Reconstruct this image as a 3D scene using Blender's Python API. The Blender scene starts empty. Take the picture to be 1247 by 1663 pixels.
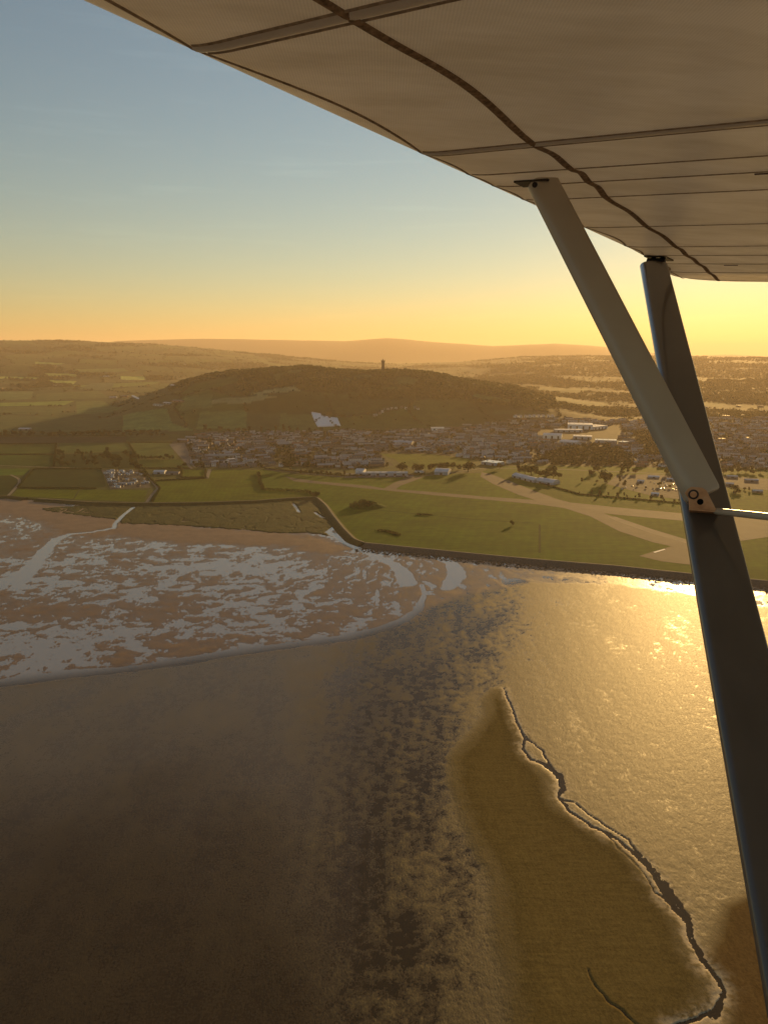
import bpy, math, random
import numpy as np
from mathutils import Vector, Matrix
SC = bpy.context.scene
COL = SC.collection
random.seed(7)
RNG = np.random.RandomState(11)
SUN_AZ, SUN_EL = 25.0, 8.5
HCAM = 240.0

# ------------------------------------------------------------------ camera frame
F = 1187.0
PITCH = math.atan((831.5 - 572) / F)
FW = np.array([0, math.cos(PITCH), -math.sin(PITCH)])
UP = np.array([0, math.sin(PITCH), math.cos(PITCH)])
RI = np.array([1.0, 0, 0])
CAM = np.array([0, 0, HCAM])

def ray(x, y):
    d = FW + (x - 623.5) / F * RI + (831.5 - y) / F * UP
    return d / np.linalg.norm(d)

def gp(x, y, z=0.0):
    """sight line through a photo pixel met with the level z -> (x, y)"""
    d = ray(x, y)
    t = (z - HCAM) / d[2]
    return (d[0] * t, d[1] * t)

def gps(pts, z=0.0):
    return np.array([gp(a, b, z) for a, b in pts])

# ------------------------------------------------------------------ numpy noise
def _hash(ix, iy, seed):
    h = (ix.astype(np.int64) * 374761393 + iy.astype(np.int64) * 668265263 + seed * 982451653) & 0xFFFFFFFF
    h = ((h ^ (h >> 13)) * 1274126177) & 0xFFFFFFFF
    h = h ^ (h >> 16)
    return (h & 0xFFFFFF) / float(0x1000000)

def vnoise(x, y, seed=0):
    ix = np.floor(x); iy = np.floor(y)
    fx = x - ix; fy = y - iy
    ux = fx * fx * fx * (fx * (fx * 6 - 15) + 10); uy = fy * fy * fy * (fy * (fy * 6 - 15) + 10)
    def g(a, b):
        t = _hash(ix + a, iy + b, seed) * 6.2831853
        return np.cos(t) * (fx - a) + np.sin(t) * (fy - b)
    n00, n10, n01, n11 = g(0, 0), g(1, 0), g(0, 1), g(1, 1)
    return ((n00 * (1 - ux) + n10 * ux) * (1 - uy) + (n01 * (1 - ux) + n11 * ux) * uy) * 1.4

def fbm(x, y, oct=4, seed=0, gain=.5):
    s = 0; a = 1; t = 0
    for k in range(oct):
        s = s + a * vnoise(x * 2 ** k + 17.3 * k, y * 2 ** k - 9.1 * k, seed + k)
        t += a; a *= gain
    return s / t

def sstep(a, b, v):
    t = np.clip((v - a) / (b - a), 0, 1)
    return t * t * (3 - 2 * t)

def seg_dist(x, y, pts, closed=False):
    """distance to a polyline, and the parameter (index + fraction) of the nearest point"""
    best = np.full(x.shape, 1e18); par = np.zeros(x.shape)
    n = len(pts)
    for i in range(n if closed else n - 1):
        a = pts[i]; b = pts[(i + 1) % n]
        d = b - a; L = d @ d + 1e-12
        t = np.clip(((x - a[0]) * d[0] + (y - a[1]) * d[1]) / L, 0, 1)
        q = (x - a[0] - t * d[0]) ** 2 + (y - a[1] - t * d[1]) ** 2
        m = q < best
        best = np.where(m, q, best); par = np.where(m, i + t, par)
    return np.sqrt(best), par

def inside(x, y, pts):
    r = np.zeros(np.shape(x), bool)
    n = len(pts)
    for i in range(n):
        x1, y1 = pts[i]; x2, y2 = pts[(i + 1) % n]
        if y1 == y2: continue
        c = ((y1 > y) != (y2 > y)) & (x < (x2 - x1) * (y - y1) / (y2 - y1) + x1)
        r ^= c
    return r

def sdf(x, y, pts):
    d, _ = seg_dist(x, y, pts, True)
    return np.where(inside(x, y, pts), d, -d)      # positive inside

# ------------------------------------------------------------------ objects
def tag(o, label=None, cat=None, group=None, kind=None):
    if label: o['label'] = label
    if cat: o['category'] = cat
    if group: o['group'] = group
    if kind: o['kind'] = kind
    return o

def link(name, me, mats=(), parent=None):
    o = bpy.data.objects.new(name, me)
    COL.objects.link(o)
    if me is not None and hasattr(me, 'materials'):
        for m in mats: me.materials.append(m)
    if parent: o.parent = parent
    return o

def empty(name, loc, label, cat, group=None):
    o = bpy.data.objects.new(name, None); COL.objects.link(o)
    o.location = loc; o.empty_display_size = .5
    return tag(o, label, cat, group)

def np_mesh(name, V, quads=None, tris=None, smooth=True, mat_idx=None):
    me = bpy.data.meshes.new(name)
    V = np.asarray(V, np.float32)
    nq = 0 if quads is None else len(quads); nt = 0 if tris is None else len(tris)
    me.vertices.add(len(V)); me.vertices.foreach_set('co', V.ravel())
    loops = []
    if nq: loops.append(np.asarray(quads, np.int32).ravel())
    if nt: loops.append(np.asarray(tris, np.int32).ravel())
    L = np.concatenate(loops)
    me.loops.add(len(L)); me.loops.foreach_set('vertex_index', L)
    st = np.concatenate([np.arange(nq) * 4, nq * 4 + np.arange(nt) * 3]).astype(np.int32)
    me.polygons.add(nq + nt); me.polygons.foreach_set('loop_start', st)
    if mat_idx is not None: me.polygons.foreach_set('material_index', np.asarray(mat_idx, np.int32))
    me.polygons.foreach_set('use_smooth', np.full(nq + nt, smooth))
    me.update(calc_edges=True); me.validate()
    return me

def grid_quads(na, nr, wrap=False):
    i = np.arange(nr - 1)[:, None] * na
    j = np.arange(na if wrap else na - 1)[None, :]
    j2 = (j + 1) % na
    return np.stack([i + j, i + j2, i + na + j2, i + na + j], -1).reshape(-1, 4)

def attr_f(me, name, v):
    a = me.attributes.new(name, 'FLOAT', 'POINT'); a.data.foreach_set('value', np.asarray(v, np.float32).ravel())

def attr_c(me, name, v):
    a = me.attributes.new(name, 'FLOAT_COLOR', 'POINT')
    v = np.asarray(v, np.float32); v = np.concatenate([v, np.ones((len(v), 1), np.float32)], 1)
    a.data.foreach_set('color', v.ravel())

class MB:
    """collects boxes, tubes and prisms, then links them as one mesh"""
    def __init__(s): s.v = []; s.f = []; s.m = []
    def add(s, v, f, m=0):
        k = len(s.v); s.v += [tuple(map(float, p)) for p in v]
        s.f += [tuple(i + k for i in q) for q in f]; s.m += [m] * len(f)
    def box(s, x0, x1, y0, y1, z0, z1, m=0):
        s.add([(x0, y0, z0), (x1, y0, z0), (x1, y1, z0), (x0, y1, z0), (x0, y0, z1), (x1, y0, z1), (x1, y1, z1), (x0, y1, z1)],
              [(0, 3, 2, 1), (4, 5, 6, 7), (0, 1, 5, 4), (1, 2, 6, 5), (2, 3, 7, 6), (3, 0, 4, 7)], m)
    def loft(s, rings, m=0, caps=True):
        n = len(rings[0]); v = [p for r in rings for p in r]; f = []
        for k in range(len(rings) - 1):
            for i in range(n):
                j = (i + 1) % n
                f.append((k * n + i, k * n + j, (k + 1) * n + j, (k + 1) * n + i))
        if caps:
            f.append(tuple(range(n))[::-1]); f.append(tuple((len(rings) - 1) * n + i for i in range(n)))
        s.add(v, f, m)
    def build(s, name, mats, parent=None, smooth=False, data_only=False):
        me = bpy.data.meshes.new(name); me.from_pydata(s.v, [], s.f)
        me.polygons.foreach_set('material_index', s.m)
        me.polygons.foreach_set('use_smooth', [smooth] * len(s.f)); me.update()
        if data_only:
            for m in mats: me.materials.append(m)
            return me
        return link(name, me, mats, parent)

# ------------------------------------------------------------------ materials
class NT:
    def __init__(s, name):
        s.m = bpy.data.materials.new(name); s.m.use_nodes = True
        s.t = s.m.node_tree; s.b = s.t.nodes['Principled BSDF']; s.out = s.t.nodes['Material Output']
    def n(s, typ, **k):
        o = s.t.nodes.new(typ)
        for a, v in k.items():
            if a in o.inputs: o.inputs[a].default_value = v
            else: setattr(o, a, v)
        return o
    def l(s, a, b): s.t.links.new(a, b)
    def pos(s, scale=(1, 1, 1)):
        g = s.n('ShaderNodeNewGeometry'); mp = s.n('ShaderNodeMapping'); mp.inputs['Scale'].default_value = scale
        s.l(g.outputs['Position'], mp.inputs['Vector']); return mp.outputs['Vector']
    def obj(s, scale=(1, 1, 1)):
        g = s.n('ShaderNodeTexCoord'); mp = s.n('ShaderNodeMapping'); mp.inputs['Scale'].default_value = scale
        s.l(g.outputs['Object'], mp.inputs['Vector']); return mp.outputs['Vector']
    def noise(s, vec, scale, detail=5, rough=.6):
        o = s.n('ShaderNodeTexNoise'); o.inputs['Scale'].default_value = scale
        o.inputs['Detail'].default_value = detail; o.inputs['Roughness'].default_value = rough
        s.l(vec, o.inputs['Vector']); return o.outputs['Fac']
    def ramp(s, fac, stops):
        r = s.n('ShaderNodeValToRGB'); e = r.color_ramp.elements
        while len(e) < len(stops): e.new(.5)
        for q, (p, c) in zip(e, stops):
            q.position = p; q.color = tuple(c) + (1,) if len(c) == 3 else c
        s.l(fac, r.inputs['Fac']); return r.outputs['Color']
    def mix(s, a, b, fac, mode='MIX'):
        o = s.n('ShaderNodeMix', data_type='RGBA', blend_type=mode)
        for sock, v in ((o.inputs[0], fac), (o.inputs[6], a), (o.inputs[7], b)):
            if hasattr(v, 'links'): s.l(v, sock)
            elif isinstance(v, (int, float)): sock.default_value = v
            else: sock.default_value = tuple(v) + (1,)
        return o.outputs[2]
    def math(s, op, a, b=0.0, clamp=False):
        o = s.n('ShaderNodeMath', operation=op, use_clamp=clamp)
        for sock, v in ((o.inputs[0], a), (o.inputs[1], b)):
            if hasattr(v, 'links'): s.l(v, sock)
            else: sock.default_value = v
        return o.outputs[0]
    def bump(s, h, dist, strength=1.0):
        o = s.n('ShaderNodeBump'); o.inputs['Distance'].default_value = dist; o.inputs['Strength'].default_value = strength
        s.l(h, o.inputs['Height']); s.l(o.outputs['Normal'], s.b.inputs['Normal'])
    def set(s, col=None, rough=None, spec=None, metal=None):
        for nm, v in (('Base Color', col), ('Roughness', rough), ('Specular IOR Level', spec), ('Metallic', metal)):
            if v is None: continue
            if hasattr(v, 'links'): s.l(v, s.b.inputs[nm])
            else: s.b.inputs[nm].default_value = tuple(v) + (1,) if isinstance(v, tuple) else v
        return s.m

def simple(name, c, var=.25, scale=.5, rough=.8, spec=.3, metal=0, bump=0, rnd=0, world=True):
    n = NT(name); v = n.pos() if world else n.obj()
    f = n.noise(v, scale)
    lo = tuple(k * (1 - var) for k in c); hi = tuple(min(1, k * (1 + var)) for k in c)
    col = n.ramp(f, [(.3, lo), (.7, hi)])
    if rnd:
        oi = n.n('ShaderNodeObjectInfo')
        k = n.math('MULTIPLY_ADD', oi.outputs['Random'], 2 * rnd); n.t.nodes[-1].inputs[2].default_value = 1 - rnd
        h = n.n('ShaderNodeHueSaturation'); n.l(k, h.inputs['Value']); n.l(col, h.inputs['Color']); col = h.outputs['Color']
    if bump: n.bump(f, bump)
    return n.set(col, rough, spec, metal)

# ------------------------------------------------------------------ camera, sky, sun, haze
cd = bpy.data.cameras.new('camera'); cam = bpy.data.objects.new('camera', cd); COL.objects.link(cam)
cam.location = CAM; cam.rotation_euler = (math.pi / 2 - PITCH, 0, 0)
cd.sensor_fit = 'VERTICAL'; cd.sensor_height = 24; cd.lens = 24 * F / 1663
cd.clip_start = .05; cd.clip_end = 200000
SC.camera = cam

w = bpy.data.worlds.new('World'); SC.world = w; w.use_nodes = True
wt = w.node_tree; bg = wt.nodes['Background']
sky = wt.nodes.new('ShaderNodeTexSky'); sky.sky_type = 'NISHITA'; sky.sun_disc = False
sky.sun_elevation = math.radians(SUN_EL); sky.sun_rotation = math.radians(SUN_AZ)
sky.altitude = 100; sky.air_density = 1.35; sky.dust_density = 0.1; sky.ozone_density = 2.0
# thin high wisps near the horizon
tc = wt.nodes.new('ShaderNodeTexCoord'); mp = wt.nodes.new('ShaderNodeMapping'); mp.inputs['Scale'].default_value = (5, 5, 75)
wn = wt.nodes.new('ShaderNodeTexNoise'); wn.inputs['Scale'].default_value = 1.0; wn.inputs['Detail'].default_value = 6; wn.inputs['Roughness'].default_value = .6
wr = wt.nodes.new('ShaderNodeValToRGB'); wr.color_ramp.elements[0].position = .56; wr.color_ramp.elements[0].color = (0, 0, 0, 1); wr.color_ramp.elements[1].position = .80; wr.color_ramp.elements[1].color = (.35, .35, .35, 1)
sx_ = wt.nodes.new('ShaderNodeSeparateXYZ'); er = wt.nodes.new('ShaderNodeValToRGB')
for q, (p_, v_) in zip([er.color_ramp.elements[0], er.color_ramp.elements[1], er.color_ramp.elements.new(.09), er.color_ramp.elements.new(.05)], ((.02, 0), (.20, 0), (.09, 1), (.05, 1))):
    q.color = (v_, v_, v_, 1)
er.color_ramp.elements[0].position = .02; er.color_ramp.elements[-1].position = .20
mm_ = wt.nodes.new('ShaderNodeMath'); mm_.operation = 'MULTIPLY'; mx_ = wt.nodes.new('ShaderNodeMix'); mx_.data_type = 'RGBA'; mx_.blend_type = 'MULTIPLY'; mx_.inputs[7].default_value = (1.45, 1.35, 1.25, 1); mx_.clamp_result = False
L_ = wt.links.new
L_(tc.outputs['Generated'], mp.inputs['Vector']); L_(mp.outputs['Vector'], wn.inputs['Vector']); L_(wn.outputs['Fac'], wr.inputs['Fac']); L_(tc.outputs['Generated'], sx_.inputs[0]); L_(sx_.outputs['Z'], er.inputs['Fac'])
L_(wr.outputs['Color'], mm_.inputs[0]); L_(er.outputs['Color'], mm_.inputs[1]); L_(mm_.outputs[0], mx_.inputs[0]); L_(sky.outputs['Color'], mx_.inputs[6]); L_(mx_.outputs[2], bg.inputs['Color'])
bg.inputs['Strength'].default_value = .056

sd = bpy.data.lights.new('sun', 'SUN'); so = bpy.data.objects.new('sun', sd); COL.objects.link(so)
sd.energy = 4.4; sd.angle = math.radians(.6); sd.color = (1, .60, .20)
a, e = math.radians(SUN_AZ), math.radians(SUN_EL)
sdir = Vector((math.sin(a) * math.cos(e), math.cos(a) * math.cos(e), math.sin(e)))
so.rotation_euler = sdir.to_track_quat('Z', 'Y').to_euler(); so.location = (0, 0, 300)

SC.view_settings.view_transform = 'Standard'; SC.view_settings.look = 'None'
SC.view_settings.gamma = 1; SC.view_settings.exposure = .92
SC.cycles.use_denoising = True
SC.cycles.max_bounces = 5; SC.cycles.volume_bounces = 0; SC.cycles.sample_clamp_indirect = 4

mb = MB(); HB = 46000
mb.box(-HB, HB, -HB, HB, -6, 700)
hz = NT('haze_air')
hz.t.nodes.remove(hz.b)
pv = hz.n('ShaderNodeVolumePrincipled'); pv.inputs['Color'].default_value = (.97, .79, .59, 1)
pv.inputs['Density'].default_value = 5.2e-5; pv.inputs['Anisotropy'].default_value = .28
hz.l(pv.outputs[0], hz.out.inputs['Volume'])
haze = mb.build('haze', [hz.m]); tag(haze, kind='stuff', label='golden evening haze over the land', cat='haze')

# ------------------------------------------------------------------ terrain
ZL = 1.5
def prof(pts, r):
    pts = sorted(pts); az = []; z = []
    for x, y in pts:
        d = ray(x, y); az.append(math.atan2(d[0], d[1])); z.append(HCAM + d[2] / math.hypot(d[0], d[1]) * r)
    return np.array(az), np.array(z)
R_H, R_1, R_M = 3100., 9500., 18000.
P_H = prof([(20, 704), (120, 690), (190, 668), (250, 642), (300, 622), (340, 611), (375, 604.5), (400, 604), (440, 600), (490, 596), (520, 598), (545, 602), (600, 602.5), (650, 602.5), (690, 605), (720, 610),
            (745, 617), (765, 620), (800, 625), (840, 632), (870, 645), (950, 664), (1050, 680), (1150, 690), (1247, 692)], R_H)
P_1 = prof([(-400, 560), (0, 553), (110, 553), (200, 557), (300, 562), (400, 571), (480, 580), (560, 587), (650, 591), (740, 588), (850, 579),
            (980, 577), (1100, 577), (1247, 580), (1700, 580)], R_1)
P_M = prof([(-400, 575), (100, 567), (160, 560), (190, 554), (250, 552), (330, 550), (400, 551), (450, 552), (560, 554), (600, 551), (630, 549),
            (660, 551), (700, 555), (800, 562), (850, 560), (900, 558), (940, 560), (980, 563), (1010, 568), (1060, 573), (1130, 578),
            (1170, 576.5), (1190, 576), (1220, 578), (1247, 580), (1700, 582)], R_M)

def terrain(x, y):
    x = np.asarray(x, float); y = np.asarray(y, float)
    r = np.hypot(x, y); az = np.arctan2(x, y)
    hz_ = np.maximum(np.interp(az, *P_H), 2) - ZL
    up = sstep(2330, 3080, r) ; dn = sstep(3150, 4500, r)
    n1 = fbm(x / 900, y / 900, 4, 3)
    z = ZL + hz_ * up * (1 - .86 * dn) * (1 + (.42 * n1 + .25 * fbm(x / 260, y / 260, 3, 6)) * (1 - up) * up * 2.2) + up * (1 - dn) * (7 * fbm(x / 170, y / 170, 3, 12) + 5 * n1)
    z1 = np.interp(az, *P_1) - 25
    k1 = sstep(3700, 9400, r); k1d = sstep(9600, 13500, r)
    n2 = fbm(x / 1500, y / 1500, 4, 9); n3 = fbm(x / 520, y / 520, 3, 31)
    z = np.maximum(z, ZL + z1 * k1 * (1 - .9 * k1d) + 20 * sstep(3400, 4200, r) + (34 * n2 + 11 * n3) * sstep(3300, 5200, r) * (1 - .75 * sstep(8300, 9500, r)))
    zm = np.interp(az, *P_M)
    km = sstep(13500, 18000, r); kmd = sstep(18200, 26000, r)
    z = z + (zm - np.minimum(z, zm)) * km * (1 - kmd) + km * 6 * n3
    return z

def hit(px, py):
    """where the sight line through a photo pixel meets the land"""
    d = ray(px, py); t = np.concatenate([np.arange(700, 6000, 8.), np.arange(6000, 22000, 25.)])
    X = d[0] * t; Y = d[1] * t; Z = HCAM + d[2] * t
    g = terrain(X, Y) - Z
    k = np.argmax(g > 0)
    return np.array([X[k], Y[k], Z[k]])

def hits(pts): return np.array([hit(a, b)[:2] for a, b in pts])

# shoreline: foot of the sea bank, from the left of the picture round to the right
BANK = [(-420, 800), (-120, 806), (15, 807), (60, 812), (150, 818), (240, 819), (330, 818), (420, 815), (470, 811), (512, 809), (526, 822), (540, 842), (556, 862), (572, 878),
        (592, 885), (700, 896), (800, 906), (900, 915), (1000, 923), (1110, 935), (1247, 948), (1420, 966), (1700, 1000)]
BK = gps(BANK, ZL)
LANDPOLY = np.concatenate([BK, [[60000, BK[-1][1]], [60000, 60000], [-60000, 60000], [-60000, BK[0][1]]]])

LAND_TONES = []      # (polygon, colour) painted field by field where the land is not level; sunlit and shaded patches put into the tones
def tone(pts, c): LAND_TONES.append((hits(pts), (c[0] * .82, c[1] * 1.12, c[2])))
G1, G2, G3 = (.060, .078, .022), (.085, .105, .028), (.045, .058, .020)
tone([(200, 675), (272, 664), (280, 688), (317, 699), (200, 701)], (.150, .175, .055))
tone([(-60, 672), (198, 675), (198, 701), (-60, 701)], (.050, .066, .022))
tone([(-60, 656), (122, 651), (105, 658), (-60, 661)], (.20, .22, .05))
tone([(-60, 662), (105, 660), (120, 653), (95, 674), (-60, 670)], (.055, .072, .022))
tone([(124, 652), (168, 651), (205, 660), (125, 672)], (.085, .11, .03))
tone([(-60, 608), (63, 613), (63, 616), (-60, 613)], (.46, .38, .10))
tone([(196, 611), (236, 612), (236, 617), (198, 617)], (.55, .44, .12))
tone([(72, 606), (127, 608), (124, 612), (80, 612)], (.30, .27, .08))
tone([(72, 617), (125, 619), (120, 624), (90, 622)], (.40, .34, .09))
tone([(57, 588), (108, 590), (100, 592), (58, 591)], (.36, .32, .10))
tone([(115, 626), (262, 620), (250, 624), (160, 632)], (.15, .16, .04))
tone([(150, 622), (186, 622), (182, 634), (128, 632)], (.09, .10, .05))
tone([(60, 640), (160, 634), (178, 646), (60, 650)], (.075, .09, .03))
tone([(-40, 636), (55, 635), (52, 648), (-40, 651)], (.11, .13, .05))
tone([(345, 650), (420, 643), (452, 645), (402, 655), (345, 658)], (.26, .20, .11))
tone([(408, 641), (478, 628), (489, 636), (420, 643)], (.27, .21, .12))
tone([(325, 670), (400, 667), (401, 697), (318, 697)], (.125, .150, .050))
tone([(401, 670), (455, 672), (452, 697), (401, 697)], (.045, .055, .024))
tone([(456, 672), (506, 674), (517, 695), (452, 697)], (.075, .098, .034))
tone([(300, 645), (345, 640), (345, 662), (290, 668)], (.11, .13, .05))
tone([(120, 600), (200, 598), (210, 603), (130, 605)], (.14, .15, .05))
tone([(880, 628), (960, 632), (935, 640), (870, 634)], (.15, .16, .05))
tone([(770, 640), (830, 650), (825, 654), (765, 645)], (.16, .17, .05))
tone([(800, 668), (900, 672), (890, 677), (800, 674)], (.10, .12, .04))
tone([(905, 645), (990, 655), (980, 662), (900, 652)], (.12, .14, .04))
tone([(720, 560), (740, 560), (730, 562)], (.2, .2, .05))
tone([(1140, 652), (1180, 654), (1170, 660), (1135, 658)], (.17, .18, .05))

TOWN = gps([(279, 718), (330, 704), (470, 702), (700, 697), (900, 686), (1060, 682), (1247, 680), (1330, 680), (1330, 765), (1100, 760), (1000, 757), (860, 753), (795, 752), (770, 745), (700, 737), (615, 736), (640, 756), (560, 762), (480, 757), (400, 760), (320, 758), (306, 748)], ZL)
LAND_TONES.append((TOWN, (.022, .025, .016)))

def voronoi(x, y, cell, seed):
    """jittered cells: id, and F2 - F1"""
    gx = x / cell; gy = y / cell; ix = np.floor(gx); iy = np.floor(gy)
    f1 = np.full(x.shape, 1e9); f2 = f1.copy(); cid = np.zeros(x.shape)
    for a in (-1, 0, 1):
        for b in (-1, 0, 1):
            cx = ix + a; cy = iy + b
            px = cx + .15 + .7 * _hash(cx, cy, seed); py = cy + .15 + .7 * _hash(cx, cy, seed + 1)
            d = np.maximum(np.abs(px - gx) , np.abs(py - gy)) + .35 * np.hypot(px - gx, py - gy)
            m = d < f1
            f2 = np.where(m, f1, np.minimum(f2, d)); cid = np.where(m, _hash(cx, cy, seed + 2), cid); f1 = np.where(m, d, f1)
    return cid, (f2 - f1) * cell

def fieldxy(x, y):
    wx = 120 * fbm(x / 900, y / 900, 2, 77); wy = 120 * fbm(x / 900 + 40, y / 900, 2, 78)
    c, s = math.cos(.35), math.sin(.35)
    return (x + wx) * c + (y + wy) * s, ((y + wy) * c - (x + wx) * s) * .62

PAL = np.array([(.026, .052, .010), (.040, .074, .014), (.022, .040, .010), (.058, .092, .018), (.032, .060, .014), (.062, .070, .022), (.036, .052, .012), (.066, .088, .020), (.075, .080, .024), (.046, .062, .018)])

def wood_mask(x, y):
    """1 where the hill and the far country are wooded"""
    r = np.hypot(x, y); az = np.arctan2(x, y)
    n = fbm(x / 420, y / 420, 3, 55)
    hill = sstep(2600, 2760, r + 160 * n) * (1 - sstep(3250, 3500, r)) * sstep(-.225, -.16, az + .04 * n) * (1 - sstep(.15, .27, az + .22 * n))
    top = sstep(2900, 3000, r) * (1 - sstep(3250, 3500, r)) * sstep(-.33, -.24, az)
    far = sstep(.14, .22, fbm(x / 800, y / 800, 3, 58) + .30 * sstep(.06, .2, az)) * sstep(3600, 3900, r)
    return np.clip(np.maximum(np.maximum(hill, top * .9), far), 0, 1)

def land_colour(x, y):
    r = np.hypot(x, y)
    fx, fy = fieldxy(x, y)
    cid, edge = voronoi(fx, fy, 250., 5)
    col = PAL[(cid * len(PAL)).astype(int) % len(PAL)]
    dark = np.array((.018, .024, .009))
    k = (1 - sstep(7, 13, edge))[:, None]
    col = col * (1 - k) + dark * k
    wm = wood_mask(x, y)[:, None]
    col = col * (1 - wm) + dark * 1.15 * wm
    near = (1 - sstep(2250, 2420, r))[:, None]
    col = col * (1 - near) + np.array((.050, .066, .014)) * near
    cl = (1 - sstep(-.38, -.2, fbm(x / 150, y / 110, 3, 64)))[:, None] * wm; col = col * (1 - cl) + np.array((.050, .075, .020)) * cl
    for P, c in LAND_TONES:
        lo = P.min(0); hi = P.max(0)
        m = (x > lo[0]) & (x < hi[0]) & (y > lo[1]) & (y < hi[1])
        if m.any():
            idx = np.nonzero(m)[0]
            q = inside(x[idx], y[idx], P); col[idx[q]] = c
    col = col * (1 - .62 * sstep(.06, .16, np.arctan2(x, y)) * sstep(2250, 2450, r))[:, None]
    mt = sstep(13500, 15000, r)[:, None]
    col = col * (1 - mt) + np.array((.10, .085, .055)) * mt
    return col

def land_mat():
    n = NT('land'); a = n.n('ShaderNodeAttribute', attribute_name='tone')
    f = n.noise(n.pos(), .02, 6); g = n.noise(n.pos((1, .3, 1)), .15, 4)
    c = n.mix(a.outputs['Color'], n.ramp(f, [(.3, (.62, .66, .6)), (.7, (1.3, 1.25, 1.2))]), 1, 'MULTIPLY')
    c = n.mix(c, n.ramp(g, [(.3, (.8, .8, .8)), (.7, (1.18, 1.18, 1.12))]), 1, 'MULTIPLY')
    n.bump(g, 1.5, .6)
    return n.set(c, .95, .1)
M_LAND = land_mat()

def land_mesh(name, az, r):
    A, R = np.meshgrid(np.radians(az), r)
    x = (R * np.sin(A)).ravel(); y = (R * np.cos(A)).ravel()
    z = terrain(x, y)
    sea = R.ravel() < 1700
    d = np.full(x.shape, 99.)
    d[sea] = sdf(x[sea], y[sea], LANDPOLY)
    z = np.where(d < 3, np.clip(ZL + (d - 3) * .7, -4, ZL), z)
    me = np_mesh(name, np.stack([x, y, z], 1), grid_quads(len(az), len(r)))
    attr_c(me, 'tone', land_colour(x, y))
    return link(name, me, [M_LAND])

az_f = np.concatenate([np.arange(-75, -34, 1.), np.arange(-34, 36, .075), np.arange(36, 80, 1.)])
r_near = HCAM / np.tan(np.radians(np.concatenate([np.arange(20, 5.6, -.07)])))
r_far = np.concatenate([np.arange(r_near[-1], 4600, 14.), np.arange(4600, 9800, 26.), np.arange(9800, 13600, 120.)])
tag(land_mesh('ground', az_f, r_near), kind='structure')
tag(land_mesh('terrain', az_f, r_far), kind='structure')
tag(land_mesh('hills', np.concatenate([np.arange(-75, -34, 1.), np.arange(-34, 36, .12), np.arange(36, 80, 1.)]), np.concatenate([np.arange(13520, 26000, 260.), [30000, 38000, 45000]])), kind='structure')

# ------------------------------------------------------------------ tidal flat
CH_MAIN = [(-300, 1135), (-60, 1118), (0, 1110), (100, 1097), (200, 1087), (300, 1075), (400, 1057), (480, 1047), (560, 1036), (620, 1022), (655, 1008), (680, 990), (690, 965)]
CH_W    = [5, 5, 5, 6, 4.5, 6, 5, 4.5, 5, 4.5, 4, 3, 1.5]
CR1 = [(217, 824), (200, 837), (188, 850), (184, 858), (150, 864), (112, 868), (92, 876), (75, 892), (58, 915), (30, 945)]
CR1_W = [2, 2, 2.5, 3, 3, 3.5, 5, 6, 7, 9]
CR2 = [(546, 838), (550, 852), (540, 859), (533, 864), (548, 872), (560, 880), (575, 887), (596, 897), (612, 905), (640, 917), (655, 930), (662, 948)]
CR2_W = [3, 3, 3, 3, 3, 4, 5, 5, 4, 6, 8, 8]
CR3 = [(600, 884), (620, 892), (618, 903), (606, 908)]
CR4 = [(600, 884), (660, 892), (700, 902), (735, 915), (742, 935), (725, 955)]
CR4_W = [2.5, 2.5, 3.5, 6, 8, 6]
CR5 = [(690, 965), (684, 950)]
GUL = [(818, 1118), (822, 1128), (831, 1150), (842, 1180), (852, 1200), (849, 1218), (862, 1233), (885, 1243), (905, 1258), (912, 1280), (906, 1296), (925, 1318), (958, 1341), (985, 1354), (1010, 1370), (1032, 1387), (1050, 1405),
       (1065, 1430), (1086, 1464), (1104, 1485), (1116, 1500), (1119, 1525), (1132, 1547), (1150, 1575), (1166, 1592), (1176, 1612), (1160, 1640), (1130, 1656), (1090, 1668)]
GUL_W = [.3, .5, .7, 1.0, 1.3, 1.0, .9, .9, 1.2, 1.5, .9, .9, 1.0, 1.3, 1.2, 1.2, 1.7, 2.3, 2.8, 2.0, .8, .7, 1.3, 1.7, 1.8, 1.0, 1.3, 1.3, 1.0]
GULB = [(852, 1200), (868, 1208), (882, 1222), (890, 1240), (903, 1256)]
GULC = [(906, 1296), (935, 1305), (965, 1330), (990, 1345), (1020, 1365), (1038, 1388)]
GULD = [(985, 1354), (1002, 1378), (1022, 1394), (1046, 1420), (1062, 1448), (1086, 1464)]
GUL2 = [(955, 1575), (965, 1600), (985, 1625), (1010, 1645), (1035, 1665)]
BANKD = [(795, 1118), (822, 1113), (845, 1175), (862, 1225), (905, 1262), (915, 1310), (1010, 1365), (1060, 1415), (1115, 1495), (1130, 1545), (1175, 1610), (1150, 1650), (1100, 1720), (830, 1720),
         (815, 1600), (800, 1500), (790, 1430), (765, 1380), (742, 1320), (728, 1270), (725, 1230), (760, 1190), (785, 1160), (782, 1135)]
RIGHTD = [(1175, 1470), (1260, 1420), (1500, 1400), (1500, 1750), (1180, 1700), (1180, 1612), (1150, 1560)]
LOWER = [(-900, 1220), (0, 1115), (200, 1092), (400, 1063), (560, 1042), (655, 1014), (700, 985), (760, 965), (860, 945), (1000, 948), (1250, 985), (1700, 1030), (1700, 2600), (-900, 2600)]
SANDTOP = [(-300, 800), (45, 815), (170, 838), (200, 850), (330, 858), (500, 872), (560, 890), (540, 897), (480, 886), (330, 880), (200, 868), (120, 864), (60, 838), (20, 832), (-300, 835)]

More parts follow.
